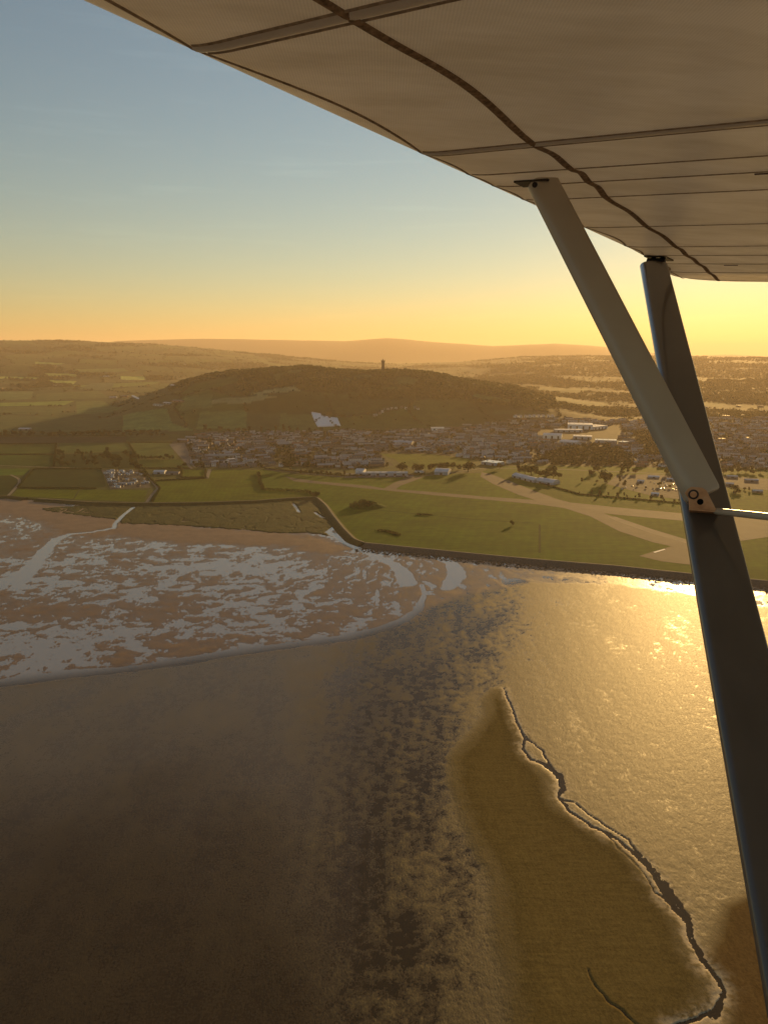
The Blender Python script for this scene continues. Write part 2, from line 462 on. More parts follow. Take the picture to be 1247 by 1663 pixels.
def mud_fields(x, y):
    r = np.hypot(x, y); az = np.arctan2(x, y)
    w1 = fbm(x / 40, y / 40, 3, 101); w2 = fbm(x / 40 + 50, y / 40, 3, 104)
    xw = x + 10 * w1; yw = y + 10 * w2
    low = sstep(-6, 8, sdf(x + 5 * w1, y + 5 * w2, gps(LOWER)))
    # fan of runnels from the creek mouth
    cx, cy = gp(640, 880)
    dx = xw - cx; dy = yw - cy; rr = np.hypot(dx, dy) + 1; th = np.arctan2(dx, -dy)
    fan = .9 * fbm(th * 13 + .6 * w1, np.log(rr) * 2.2, 5, 120, .70) + .45 * fbm(xw / 8, yw / 12, 4, 125, .65)
    isl = 1.15 * fbm((x + 9 * w1) / 22, (y + 12 * w2) / 15, 6, 130, .78) + .45 * fbm(x / 110 + .4 * w1, y / 70, 3, 136)
    wf = np.exp(-(rr / 300.) ** 2) * sstep(-.20, .02, az + 0.10)
    n = isl * (1 - wf) + fan * wf
    # how much stands under water in the upper flat
    share = -.065 + .06 * np.exp(-((az + .2) / .2) ** 2) * sstep(520, 700, r) - .10 * sstep(-.02, .10, az)
    share = share + .10 * sstep(.22, .40, -az) * (1 - sstep(560, 700, r))
    share = share - .12 * sstep(900, 1010, r) * (1 - sstep(-.42, -.36, az)) - .10 * sstep(-.14, .0, az) * (1 - sstep(520, 640, r))
    hA = (n - share) * .34
    sand = sstep(-25, 20, sdf(x + 12 * w1, y + 16 * w2, gps(SANDTOP)))
    hA = hA + sand * .34
    # lower flat: thin film on the left, puddled mud in the middle, rippled mud on the right
    m1 = fbm((x + 3.5 * w1 + 2 * fbm(x / 7, y / 7, 3, 143)) / 6.5, (y + 3.5 * w2) / 6.0, 6, 140, .74) + .30 * fbm(x / 8, y / 46, 3, 147); m2 = fbm(x / 34, y / 60, 3, 145)
    mc = -.01 + .10 * sstep(400, 640, r)
    midw = np.exp(-(np.abs(az - mc) / .15) ** 3)
    ridge = -np.abs(fbm(x / 3.2 + w1, y / 9, 4, 150)) * 1.4 + .22
    east = sstep(.10, .22, az)
    hB = (m1 + .45 * m2 + .42 * (1 - midw) + .30 * east + 1.2 * sstep(.10, .22, mc - az) + .07) * .13
    hB = hB + east * .055 * fbm(x / 1.7, y / 2.4, 3, 152)
    fm = low * (1 - sstep(-.16, .02, az + .06 * m2)); hB = hB * (1 - fm) + fm * (.055 + .035 * m1 + .03 * m2)
    h = hA * (1 - low) + hB * low
    film = low * (1 - sstep(-.16, .02, az + .06 * m2))
    # bank and right-hand shoal
    sB = sdf(x + 3 * w1 + 2.2 * m1, y + 3 * w2 + 2.2 * m1, gps(BANKD))
    bank = sstep(-2.5, 4.5, sB); bankc = sstep(-3, 22, sB + 6 * m1 + 4 * m2)
    sR = sdf(x + 5 * w1, y + 5 * w2, gps(RIGHTD)); rd = sstep(-4, 8, sR)
    h = h * (1 - bank) + bank * (.30 + .05 * m2 + .010 * ridge + .05 * fbm(x / 5, y / 2.2, 4, 190))
    h = h * (1 - rd) + rd * (.32 + .05 * m2)
    # channels
    def carve(h, pts, wpx, depth, soft, mw=2.0):
        P = gps(pts); d, t = seg_dist(x + mw * w1, y + mw * w2, P)
        if np.isscalar(wpx): W = wpx
        else: W = np.interp(t, np.arange(len(wpx)), wpx)
        k = 1 - sstep(W * .6, W * (1.0 + soft) + .3, d)
        return h * (1 - k) - depth * k
    h = carve(h, CH_MAIN, CH_W, .25, .5, 4)
    h = carve(h, CR1, CR1_W, .25, .5); h = carve(h, CR2, CR2_W, .25, .4, 1)
    h = carve(h, CR3, 3., .2, .4, 1); h = carve(h, CR4, CR4_W, .12, .8, 3); h = carve(h, CR5, 2., .2, .4, 1)
    # gully with a raised, slumped rim
    n5 = fbm(x / 2.3, y / 2.3, 4, 160); n6 = fbm(x / 7, y / 7, 3, 166)
    jx = x + 1.1 * n6 + .5 * n5; jy = y + 1.1 * n6 - .5 * n5
    d, t = seg_dist(jx, jy, gps(GUL)); W = np.interp(t, np.arange(len(GUL_W)), GUL_W) * (.62 + .5 * n6)
    d2, _ = seg_dist(jx, jy, gps(GULB)); d3, _ = seg_dist(jx, jy, gps(GULC)); d4, _ = seg_dist(jx, jy, gps(GUL2)); d5, _ = seg_dist(jx, jy, gps(GULD))
    rim = np.exp(-(np.maximum(d - W, 0) / (W * 1.7 + 1.3)) ** 2)
    h = h - .16 * rim * sstep(.0, .5, rim + .25 * n6) * (1 + .6 * n5)
    W = W * (1 + .45 * n5); k = 1 - sstep(W * .3, W * .75 + .2, d)
    h = h * (1 - k) - 1.0 * k
    for dd, ww in ((d2, .35), (d3, .3), (d4, .22), (d5, .2)):
        k2 = 1 - sstep(ww * .4, ww + .5, dd); h = h - .35 * k2
    tone_bank = bank; gul = rim
    h = h + .012 * fbm(x / 1.6, y / 2.6, 2, 171) * (1 - film)
    gul = np.exp(-(np.maximum(d - W * .6, 0) / (W * 1.3 + 2.6 + 1.5 * n6)) ** 2) * sstep(-.35, .25, n5 + .6 * n6 + .5 * np.exp(-(d / (W + 1.5)) ** 2))
    gul = np.maximum(gul, .8 * np.exp(-(np.minimum(d2, d3) / 1.6) ** 2))
    return h, low, film, np.maximum(bank * (.35 + .65 * bankc), rd), rd, gul, sand

def mud_mat():
    n = NT('mud'); v = n.pos()
    A = lambda k: n.n('ShaderNodeAttribute', attribute_name=k).outputs['Fac']
    low, film, bank, shoal, gul, sand = A('low'), A('film'), A('bank'), A('shoal'), A('gul'), A('sand')
    f = n.noise(v, .06, 6); g = n.noise(v, .9, 5); s = n.noise(n.pos((1, .25, 1)), .35, 4)
    up = n.ramp(f, [(.3, (.17, .108, .060)), (.7, (.25, .165, .098))])
    lowc = n.ramp(g, [(.35, (.044, .033, .012)), (.65, (.092, .069, .025))])
    fc = n.ramp(n.mix(f, g, .5), [(.3, (.036, .027, .011)), (.7, (.070, .054, .026))])
    s2 = n.noise(n.pos((.12, 1, 1)), .55, 5, .6); bc = n.ramp(n.mix(s, s2, .6), [(.3, (.125, .088, .026)), (.7, (.195, .142, .046))])
    rc = n.ramp(s, [(.3, (.13, .078, .026)), (.7, (.17, .105, .036))])
    c = n.mix(up, lowc, low); fc = n.mix(n.ramp(n.mix(f, g, .5), [(.3, (.075, .058, .032)), (.7, (.125, .098, .056))]), fc, A('near')); c = n.mix(c, fc, film); c = n.mix(c, bc, bank); c = n.mix(c, rc, shoal)
    c = n.mix(c, (.50, .40, .25), n.math('MULTIPLY', gul, .9))  # sunlit gully rims painted in as a pale cream
    c = n.mix(c, n.ramp(g, [(.3, (.75, .75, .75)), (.7, (1.2, 1.2, 1.2))]), 1, 'MULTIPLY')
    ge = n.n('ShaderNodeNewGeometry'); sx = n.n('ShaderNodeSeparateXYZ'); n.l(ge.outputs['Position'], sx.inputs[0])
    mr = n.n('ShaderNodeMapRange'); mr.interpolation_type = 'SMOOTHSTEP'; n.l(sx.outputs['Z'], mr.inputs[0])
    mr.inputs[1].default_value = 0.0; n.l(n.math('MULTIPLY_ADD', low, -.13), mr.inputs[2]); n.t.nodes[-1].inputs[2].default_value = .215; mr.inputs[3].default_value = 1.0; mr.inputs[4].default_value = 0.0
    wet = n.math('MULTIPLY', mr.outputs[0], n.math('SUBTRACT', 1.0, gul))
    c = n.mix(c, n.mix(c, (.60, .54, .46), 1, 'MULTIPLY'), wet)
    r = n.math('MULTIPLY_ADD', low, -.03); n.t.nodes[-1].inputs[2].default_value = .62
    r = n.math('SUBTRACT', r, n.math('MULTIPLY', wet, .30))
    r = n.math('ADD', r, n.math('MULTIPLY', bank, .30))
    r = n.math('SUBTRACT', r, n.math('MULTIPLY', film, .20))
    r = n.math('ADD', r, n.math('MULTIPLY', n.math('SUBTRACT', g, .5), .45), True)
    h = n.noise(n.pos((1, .45, 1)), 1.3, 6, .65)
    n.bump(n.math('ADD', h, n.math('MULTIPLY', n.math('MULTIPLY', s2, bank), .6)), .16, .8)
    vignette_ = n.math('MULTIPLY', film, A('near')); c = n.mix(c, n.mix(c, (.85, .78, .66), 1, 'MULTIPLY'), vignette_)  # near-left mud darkened in colour for vignette and window tint
    sp = n.math('SUBTRACT', n.math('MULTIPLY_ADD', film, .12), n.math('MULTIPLY', bank, .30))
    for q in n.t.nodes:
        if q.type == 'MATH' and q.operation == 'MULTIPLY_ADD' and abs(q.inputs[1].default_value - .12) < 1e-6: q.inputs[2].default_value = .22
    sp = n.math('MULTIPLY', sp, n.math('SUBTRACT', 1.0, n.math('MULTIPLY', vignette_, .5)))
    return n.set(c, r, sp)

az_m = np.concatenate([np.arange(-180, -60, 4.), np.arange(-60, -36, .8), np.arange(-36, 37, .072), np.arange(37, 60, .8), np.arange(60, 180, 4.)])
dep = np.concatenate([np.arange(86, 52, -2.), np.arange(52, 10.0, -.072)])
rm = HCAM / np.tan(np.radians(dep))
A_, R_ = np.meshgrid(np.radians(az_m), rm)
mx = (R_ * np.sin(A_)).ravel(); my = (R_ * np.cos(A_)).ravel()
mh, mlow, mfilm, mbank, mshoal, mgul, msand = mud_fields(mx, my)
dl = sdf(mx, my, LANDPOLY)
mh = np.where(dl > 6, mh - np.minimum((dl - 6) * .3, 2.5), mh)
me = np_mesh('mudflat', np.stack([mx, my, mh], 1), grid_quads(len(az_m), len(rm), True))
for k, v in (('low', mlow), ('film', mfilm), ('bank', mbank), ('shoal', mshoal), ('gul', mgul), ('sand', msand), ('near', 1 - sstep(300, 480, np.hypot(mx, my) + 60 * fbm(mx / 60, my / 60, 3, 180) + 120 * sstep(-.35, 0, np.arctan2(mx, my))))): attr_f(me, k, v)
tag(link('mudflat', me, [mud_mat()]), kind='structure')

def water_mat():
    n = NT('water'); h = n.noise(n.pos((1, .5, 1)), 1.1, 3)
    n.bump(h, .02, .35)
    low = n.n('ShaderNodeAttribute', attribute_name='low').outputs['Fac']
    n.l(n.math('MULTIPLY_ADD', low, -.55), n.b.inputs['IOR']); n.t.nodes[-1].inputs[2].default_value = 1.9
    rr0 = n.math('MULTIPLY_ADD', low, .10); n.t.nodes[-1].inputs[2].default_value = .07
    return n.set(n.mix((.21, .20, .18), (.030, .022, .009), low), rr0, n.math('SUBTRACT', .5, n.math('MULTIPLY', low, .2)))
az_w = np.concatenate([np.arange(-180, -40, 4.), np.arange(-40, 41, .5), np.arange(44, 180, 4.)])
rw = np.concatenate([[5, 60], np.arange(120, 1400, 7.), [1600, 2500, 5000, 12000, 44000]])
A_, R_ = np.meshgrid(np.radians(az_w), rw); wx, wy = (R_ * np.sin(A_)).ravel(), (R_ * np.cos(A_)).ravel()
me = np_mesh('water', np.stack([wx, wy, np.zeros(wx.size)], 1), grid_quads(len(az_w), len(rw), True))
wl_ = sstep(-14, 14, sdf(wx, wy, gps([(a_, b_ - 8) for a_, b_ in LOWER]))); attr_f(me, 'low', wl_)
tag(link('water', me, [water_mat()]), kind='structure')

# ------------------------------------------------------------------ saltmarsh, bank, sea wall
MARSH = [(46, 811), (150, 818), (240, 819), (420, 815), (512, 809), (526, 822), (541, 842), (548, 851), (541, 860), (537, 869), (497, 865), (447, 866), (398, 860), (298, 854), (196, 850),
         (184, 843), (124, 837), (66, 828), (48, 818)]
def marsh():
    P = gps(MARSH, .6)
    az = np.radians(np.arange(-31, -2, .07)); dd = np.radians(np.arange(14.6, 10.9, -.035)); r = HCAM / np.tan(dd)
    A, R = np.meshgrid(az, r); x = (R * np.sin(A)).ravel(); y = (R * np.cos(A)).ravel()
    w1 = fbm(x / 14, y / 14, 4, 201); d = sdf(x + 6 * w1, y + 9 * w1, P)
    z = -1.2 + 2.0 * sstep(-4, 4, d)
    z += .35 * fbm(x / 9, y / 16, 4, 205) + .25 * fbm(x / 30, y / 40, 3, 209)
    crk = np.abs(fbm(x / 45, y / 60, 3, 220)); z -= .7 * (1 - sstep(.0, .05, crk)) * sstep(0, 6, d)
    for C, W in ((CR1, CR1_W), (CR2, CR2_W)):
        q, t = seg_dist(x, y, gps(C)); ww = np.interp(t, np.arange(len(W)), W)
        z -= 2.4 * (1 - sstep(ww * .8, ww * 1.5 + 1, q))
    for C in ([(476, 818), (482, 826), (486, 832)], [(511, 832), (518, 837), (525, 841)]):      # open pools
        q, t = seg_dist(x, y, gps(C)); z -= 2.4 * (1 - sstep(1.2, 2.6, q))
    me = np_mesh('saltmarsh', np.stack([x, y, z], 1), grid_quads(len(az), len(r)))
    n = NT('saltmarsh'); f = n.noise(n.pos((1, .6, 1)), .05, 6); g = n.noise(n.pos(), .4, 4)
    c = n.ramp(f, [(.32, (.012, .022, .006)), (.5, (.022, .036, .008)), (.68, (.044, .052, .014))])
    c = n.mix(c, n.ramp(g, [(.3, (.7, .7, .7)), (.7, (1.25, 1.25, 1.2))]), 1, 'MULTIPLY'); n.bump(g, .6, .8)
    tag(link('saltmarsh', me, [n.set(c, .95, .15)]), kind='structure')
marsh()

def resample(P, step):
    P = np.asarray(P); d = np.hypot(*np.diff(P, axis=0).T); s = np.concatenate([[0], np.cumsum(d)])
    q = np.arange(0, s[-1], step); return np.stack([np.interp(q, s, P[:, 0]), np.interp(q, s, P[:, 1])], 1)
def smooth_line(P, step=6, k=5):
    P = resample(P, step); Q = P.copy()
    for _ in range(k): Q[1:-1] = .25 * Q[:-2] + .5 * Q[1:-1] + .25 * Q[2:]
    return Q
def normals(P):
    t = np.gradient(P, axis=0); t /= np.hypot(*t.T)[:, None] + 1e-9
    return np.stack([t[:, 1], -t[:, 0]], 1)          # to the right of travel
def sweep(P, profile, jit=0.0, seed=0):
    N = normals(P); V = []
    for k, (o, z) in enumerate(profile):
        j = jit * fbm(P[:, 0] / 9 + 7 * k, P[:, 1] / 9, 3, seed + k)
        V.append(np.stack([P[:, 0] + N[:, 0] * (o + j), P[:, 1] + N[:, 1] * (o + j), z + .4 * j], 1))
    V = np.stack(V, 0); nr, na = V.shape[:2]
    return V.reshape(-1, 3), grid_quads(na, nr)[:, ::-1]

M_STONE = simple('wall_stone', (.070, .062, .050), .45, .5, .85, .25, bump=.4)
M_BANKG = simple('bank_grass', (.038, .045, .016), .4, .15, .95, .1, bump=.5)
M_PATH = simple('path', (.20, .175, .13), .2, .1, .95, .1)
SW = smooth_line(gps([b for b in BANK if b[0] >= 580], ZL), 5, 3)
V, Q = sweep(SW, [(-9, ZL - .4), (-5, 3.6), (-4.5, 4.0), (-1, 4.1), (.3, 3.9), (4, 2.6), (8, 1.1), (12, -.2), (14, -2.5)], .5, 300)
o = link('sea_wall', np_mesh('sea_wall', V, Q), [M_STONE])
tag(o, 'long dark stone sea wall curving along the edge of the airfield grass', 'sea wall')
V, Q = sweep(SW, [(-4.2, 4.08), (-4.1, 4.16), (-1.4, 4.22), (-1.3, 4.1)], 0, 1)
link('path', np_mesh('path', V, Q), [M_PATH], o)
GB = smooth_line(gps([b for b in BANK if 40 <= b[0] <= 595], ZL), 5, 3)
V, Q = sweep(GB, [(-9, ZL - .4), (-4.5, 3.6), (-1.2, 3.7), (1, 3.2), (7, 1.0), (10, -.8)], .5, 320)
o = link('embankment', np_mesh('embankment', V, Q), [M_BANKG])
tag(o, 'low grassy embankment with a pale path on top behind the saltmarsh', 'embankment')
V, Q = sweep(GB, [(-4.2, 3.6), (-4.1, 3.72), (-1.6, 3.82), (-1.5, 3.66)], 0, 1)
link('path', np_mesh('path', V, Q), [M_PATH], o)
GB2 = smooth_line(gps([(-420, 800), (-120, 806), (15, 807), (44, 811)], ZL), 6, 2)
V, Q = sweep(GB2, [(-9, ZL - .4), (-4.5, 3.2), (-1.2, 3.3), (1, 2.8), (6, .9), (9, -.8)], .5, 330)
tag(link('embankment', np_mesh('embankment', V, Q), [M_BANKG]), 'short dark embankment beside the sandy shore left of the saltmarsh', 'embankment')

def rocks(P, lo, hi, per_m, name, mat, seed):
    rs = np.random.RandomState(seed); N = normals(P); L = len(P); n = int(L * 5 * per_m)
    base = np.array([(1, 0, 0), (-1, 0, 0), (0, 1, 0), (0, -1, 0), (0, 0, 1), (0, 0, -1)], float)
    tri = np.array([(0, 2, 4), (2, 1, 4), (1, 3, 4), (3, 0, 4), (2, 0, 5), (1, 2, 5), (3, 1, 5), (0, 3, 5)])
    k = rs.randint(0, L, n); off = lo + (hi - lo) * rs.rand(n) ** 1.5; s = .3 + 1.1 * rs.rand(n) ** 2
    C = np.stack([P[k, 0] + N[k, 0] * off + rs.randn(n) * 2, P[k, 1] + N[k, 1] * off, .18 * rs.rand(n)], 1)
    V = (base[None] * (1 + .35 * rs.randn(n, 6, 1)) * s[:, None, None] * np.array([1.3, 1, .7]) + C[:, None]).reshape(-1, 3)
    T = (tri[None] + (np.arange(n) * 6)[:, None, None]).reshape(-1, 3)
    tag(link(name, np_mesh(name, V, None, T, False), [mat]), kind='stuff', label='dark weedy boulders scattered along the foot of the sea wall', cat='boulders')
rocks(SW, 11, 27, 5.0, 'boulders', simple('weedy_rock', (.035, .030, .022), .4, 1., .7, .4), 5)

# ------------------------------------------------------------------ level fields, runways, roads
LAYER = [0]
def sheet(name, pts, mat, z=None, kind='structure', world=False):
    LAYER[0] += 1
    z = (ZL + .03 + .004 * LAYER[0]) if z is None else z
    P = np.asarray(pts) if world else gps(pts, ZL)
    me = bpy.data.meshes.new(name); me.from_pydata([(a, b, z) for a, b in P], [], [tuple(range(len(P)))]); me.update()
    if me.polygons[0].normal.z < 0: me.flip_normals()
    return tag(link(name, me, [mat]), kind=kind)
def ribbon(name, px, w, mat, world=False):
    P = smooth_line(np.asarray(px) if world else gps(px, ZL), 8, 2)
    N = normals(P); ww = w / 2
    LAYER[0] += 1; z = ZL + .03 + .004 * LAYER[0]
    V = np.concatenate([np.c_[P - N * ww, np.full(len(P), z)], np.c_[P + N * ww, np.full(len(P), z)]])
    n = len(P); i = np.arange(n - 1)
    me = np_mesh(name, V, np.stack([i, i + n, i + n + 1, i + 1], 1), None, False)
    return tag(link(name, me, [mat]), kind='structure')

def grass(name, c, stripe=0.0, ang=0.0, per=9.0, var=.28):
    n = NT(name); v = n.pos(); f = n.noise(v, .012, 6, .62); g = n.noise(n.pos((.35, 1, 1)), .12, 5)
    col = n.ramp(f, [(.3, tuple(k * (1 - var) for k in c)), (.7, tuple(k * (1 + var) for k in c))])
    col = n.mix(col, n.ramp(g, [(.3, (.78, .8, .8)), (.7, (1.2, 1.18, 1.1))]), 1, 'MULTIPLY')
    if stripe:
        ge = n.n('ShaderNodeNewGeometry'); mp = n.n('ShaderNodeMapping'); mp.inputs['Rotation'].default_value = (0, 0, ang); n.l(ge.outputs['Position'], mp.inputs['Vector'])
        wv = n.n('ShaderNodeTexWave'); wv.inputs['Scale'].default_value = .314 / per * 1.0; wv.inputs['Distortion'].default_value = 6; wv.inputs['Detail'].default_value = 3; wv.inputs['Detail Scale'].default_value = .6
        n.l(mp.outputs['Vector'], wv.inputs['Vector'])
        col = n.mix(col, n.ramp(wv.outputs['Fac'], [(.2, (1 - stripe,) * 3), (.8, (1 + stripe,) * 3)]), 1, 'MULTIPLY')
    n.bump(g, .5, .6)
    return n.set(col, .95, .04)
M_AIR = grass('airfield_grass', (.050, .094, .003), .045, .25, 14)
M_GOLD = grass('meadow_gold', (.074, .104, .005), .05, -.1, 9)
M_MID = grass('field_mid', (.034, .068, .010), .08, .1, 10)
M_DARK = grass('field_dark', (.018, .038, .009), .06, .05, 12)  # mid and dark greens lowered to put cloud shade on the left fields
M_LIGHT = grass('field_light', (.060, .115, .014), .06, .3, 10)
M_PALE = grass('field_pale', (.056, .092, .024), .06, .2, 8)
M_PLOUGH = grass('plough', (.052, .048, .028), .1, .1, 6)
M_YARD = simple('yard', (.085, .077, .06), .35, .06, .95, .1)
M_TARMAC = simple('tarmac', (.055, .047, .039), .28, .03, .9, .25)
M_TARMAC2 = simple('worn_runway', (.12, .10, .075), .22, .05, .9, .25)
M_ROAD = simple('road', (.10, .095, .09), .15, .05, .9, .2)

sheet('airfield', [(430, 763), (470, 770), (560, 776), (780, 768), (800, 757), (1000, 758), (1247, 762), (1750, 770), (1750, 1002), (1420, 963), (1247, 945), (1110, 932), (1000, 920), (900, 912), (800, 903), (700, 893), (592, 882),
                   (575, 876), (560, 862), (545, 842), (530, 822), (516, 808), (500, 798), (428, 796), (420, 780)], M_AIR)
sheet('field', [(253, 781), (338, 776), (346, 763), (430, 763), (420, 780), (428, 796), (498, 798), (510, 807), (470, 809), (420, 813), (330, 816), (249, 816)], M_GOLD)
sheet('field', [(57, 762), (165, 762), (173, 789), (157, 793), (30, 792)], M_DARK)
sheet('field', [(54, 795), (129, 794), (119, 810), (20, 806), (30, 793)], M_GOLD)
sheet('field', [(131, 795), (241, 796), (234, 815), (121, 811)], M_GOLD)
sheet('field', [(-200, 761), (50, 761), (39, 772), (-200, 772)], M_LIGHT)
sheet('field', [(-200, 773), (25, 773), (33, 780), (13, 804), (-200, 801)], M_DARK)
sheet('field', [(-200, 723), (92, 721), (90, 737), (-200, 738)], M_MID)
sheet('field', [(-200, 739), (90, 739), (87, 758), (-200, 757)], M_MID)
sheet('field', [(-200, 710), (206, 709), (205, 718), (-200, 722)], M_PLOUGH)
sheet('field', [(96, 720), (209, 720), (212, 732), (100, 736)], M_PALE)
sheet('field', [(214, 719), (276, 719), (287, 745), (225, 744)], M_PALE)
sheet('field', [(226, 747), (292, 746), (310, 760), (226, 760)], M_MID)
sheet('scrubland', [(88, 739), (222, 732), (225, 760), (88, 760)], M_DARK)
sheet('playing_field', [(296, 763), (334, 763), (334, 775), (296, 775)], M_GOLD)
sheet('park', [(615, 737), (700, 738), (760, 745), (770, 757), (700, 762), (655, 757), (640, 745)], M_GOLD)
sheet('yard', [(165, 763), (231, 763), (246, 792), (180, 795)], M_YARD)
sheet('yard', [(277, 721), (300, 719), (318, 760), (300, 748)], M_ROAD)
sheet('yard', [(1000, 772), (1060, 770), (1140, 778), (1140, 815), (1060, 806), (985, 786)], M_YARD)
sheet('yard', [(1160, 772), (1247, 778), (1400, 780), (1400, 800), (1247, 796), (1160, 790)], M_YARD)
sheet('yard', [(560, 769), (670, 769), (672, 775), (560, 776)], M_ROAD)
sheet('apron', [(1037, 903), (1090, 887), (1160, 880), (1180, 918), (1118, 917), (1075, 912)], M_TARMAC)
sheet('apron', [(1150, 848), (1247, 838), (1500, 845), (1500, 885), (1247, 872), (1200, 879), (1150, 872)], M_TARMAC)
sheet('runway', [(462, 773), (480, 777), (520, 782), (600, 789), (622, 793), (700, 799), (780, 806), (880, 813), (935, 817), (1000, 824), (1110, 834), (1247, 843), (1500, 858), (1500, 878), (1247, 858), (1110, 846), (1000, 836), (935, 828), (870, 819),
                 (780, 811), (700, 804), (600, 794), (520, 786), (478, 782)], M_TARMAC)
sheet('runway', [(782, 767), (797, 770), (830, 783), (870, 798), (905, 811), (945, 821), (1000, 841), (1060, 862), (1130, 884), (1130, 896), (1060, 881), (1005, 863), (958, 839), (918, 826), (874, 814), (840, 803), (800, 786), (780, 774)], M_TARMAC)
sheet('runway', [(986, 839), (998, 839), (1060, 860), (1130, 881), (1130, 887), (1060, 867), (1000, 846)], M_TARMAC2)
sheet('taxiway', [(622, 794), (640, 784), (662, 775), (690, 774), (672, 781), (650, 789), (640, 797)], M_TARMAC)
sheet('runway_marking', [(1060, 896.5), (1078, 891.5), (1080, 892.5), (1063, 897.8)], simple('marking_paint', (.7, .7, .66), .1, .5))
sheet('runway_marking', [(826, 780), (838, 786), (834, 787), (822, 781)], M_TARMAC2)
ribbon('road', [(240, 768), (246, 780), (257, 793), (246, 805), (238, 817)], 5, M_PATH)
ribbon('path', [(18, 771), (32, 778), (32, 785), (22, 797), (13, 806)], 5, M_PATH)
ribbon('path', [(341, 762), (336, 778)], 7, M_PATH)
ribbon('road', [(430, 762), (560, 775), (690, 773), (790, 760), (900, 762), (1000, 766), (1130, 772)], 5, M_ROAD)
ribbon('path', [(592, 826), (690, 836), (760, 843), (870, 850)], 2.5, M_DARK)
ribbon('path', [(876, 852), (876, 900)], 3, M_DARK)
ribbon('road', [(277, 722), (300, 748), (312, 762)], 6, M_ROAD)
ribbon('road', [(0, 756), (86, 759), (165, 761)], 4, M_PATH)

# ------------------------------------------------------------------ trees
def leaf_mat(name, c, var=.35, tr=.35, big=False):
    n = NT(name); f = n.noise(n.obj(), .55, 3)
    if big: f = n.math('ADD', n.math('MULTIPLY', f, .5), n.math('MULTIPLY', n.noise(n.pos(), .011, 5, .65), .5))
    oi = n.n('ShaderNodeObjectInfo')
    col = n.ramp(f, [(.3, tuple(k * (1 - var) for k in c)), (.7, tuple(k * (1 + var) for k in c))])
    h = n.n('ShaderNodeHueSaturation'); k = n.math('MULTIPLY', oi.outputs['Random'], .7); k = n.math('ADD', k, .65); n.l(k, h.inputs['Value']); n.l(col, h.inputs['Color'])
    n.set(h.outputs['Color'], .9, .15)
    t = n.n('ShaderNodeBsdfTranslucent'); n.l(h.outputs['Color'], t.inputs['Color'])
    ms = n.n('ShaderNodeMixShader'); ms.inputs[0].default_value = tr
    n.l(n.b.outputs[0], ms.inputs[1]); n.l(t.outputs[0], ms.inputs[2]); n.l(ms.outputs[0], n.out.inputs['Surface'])
    return n.m
M_LEAF = leaf_mat('leaves', (.042, .055, .012)); M_LEAF2 = leaf_mat('leaves_dark', (.024, .030, .009)); M_BARK = simple('bark', (.06, .045, .03), .3, 2, .95, .1, world=False)
M_SCRUB = leaf_mat('scrub', (.028, .038, .010))

def crown_data(name, w, h, z0, seed, mat, lobes=9, per=60, q=.5):
    rs = np.random.RandomState(seed); V = []; Q = []
    for k in range(lobes):
        a = rs.rand() * 6.28; u = rs.rand()
        c = np.array([math.cos(a) * w * .3 * (k > 0), math.sin(a) * w * .3 * (k > 0), z0 + h * (.25 + .55 * u)]); rad = np.array([w * .27, w * .27, h * .26]) * (.75 + .5 * rs.rand())
        for j in range(per):
            d = rs.randn(3); d /= np.linalg.norm(d); p = c + d * rad * (.55 + .45 * rs.rand() ** .4)
            s = q * (.6 + .8 * rs.rand()); t = np.cross(d + .5 * rs.randn(3), rs.randn(3)); t /= np.linalg.norm(t); b = np.cross(t, d); b /= np.linalg.norm(b) + 1e-6
            i = len(V); V += [p - t * s - b * s * .7, p + t * s - b * s * .5, p + t * s * .8 + b * s * .7, p - t * s * .7 + b * s]; Q.append((i, i + 1, i + 2, i + 3))
    me = np_mesh(name, np.array(V), np.array(Q), None, False); me.materials.append(mat); return me
def trunk_data(h, r):
    m = MB()
    def limb(p, q_, r0, r1):
        p = np.array(p, float); q_ = np.array(q_, float); d = q_ - p; d /= np.linalg.norm(d); u = np.cross(d, (.3, .9, .1)); u /= np.linalg.norm(u); v = np.cross(d, u)
        m.loft([[p + (u * math.cos(t) + v * math.sin(t)) * r0 for t in np.arange(6) * 1.0472], [q_ + (u * math.cos(t) + v * math.sin(t)) * r1 for t in np.arange(6) * 1.0472]])
    limb((0, 0, -.3), (0, 0, h * .45), r, r * .7); limb((0, 0, h * .4), (h * .18, .1, h * .75), r * .6, r * .2); limb((0, 0, h * .42), (-h * .15, h * .1, h * .8), r * .6, r * .2); limb((0, 0, h * .4), (.05, -h * .15, h * .7), r * .5, r * .2)
    return m.build('trunk', [M_BARK], data_only=True)
TREES = [(crown_data('crown', 9, 8.5, 1.8, 1, M_LEAF), trunk_data(9, .35)), (crown_data('crown', 11, 8, 1.5, 2, M_LEAF2), trunk_data(8, .4)),
         (crown_data('crown', 7, 10.5, 1.6, 3, M_LEAF2), trunk_data(10, .3)), (crown_data('crown', 8.5, 7.5, 1.2, 4, M_LEAF), trunk_data(7, .3))]
def tree(x, y, s, label, group, kind=None, z=None):
    k = random.randrange(4) if kind is None else kind
    z = float(terrain(x, y)) if z is None else z
    r = empty('tree', (x, y, z), label, 'tree', group); r.rotation_euler.z = random.random() * 6.28
    r.scale = (s * random.uniform(.85, 1.15), s * random.uniform(.85, 1.15), s * random.uniform(.85, 1.15))
    c = bpy.data.objects.new('crown', TREES[k][0]); COL.objects.link(c); c.parent = r
    t = bpy.data.objects.new('trunk', TREES[k][1]); COL.objects.link(t); t.parent = r
    return r
TREE_COUNT = 0
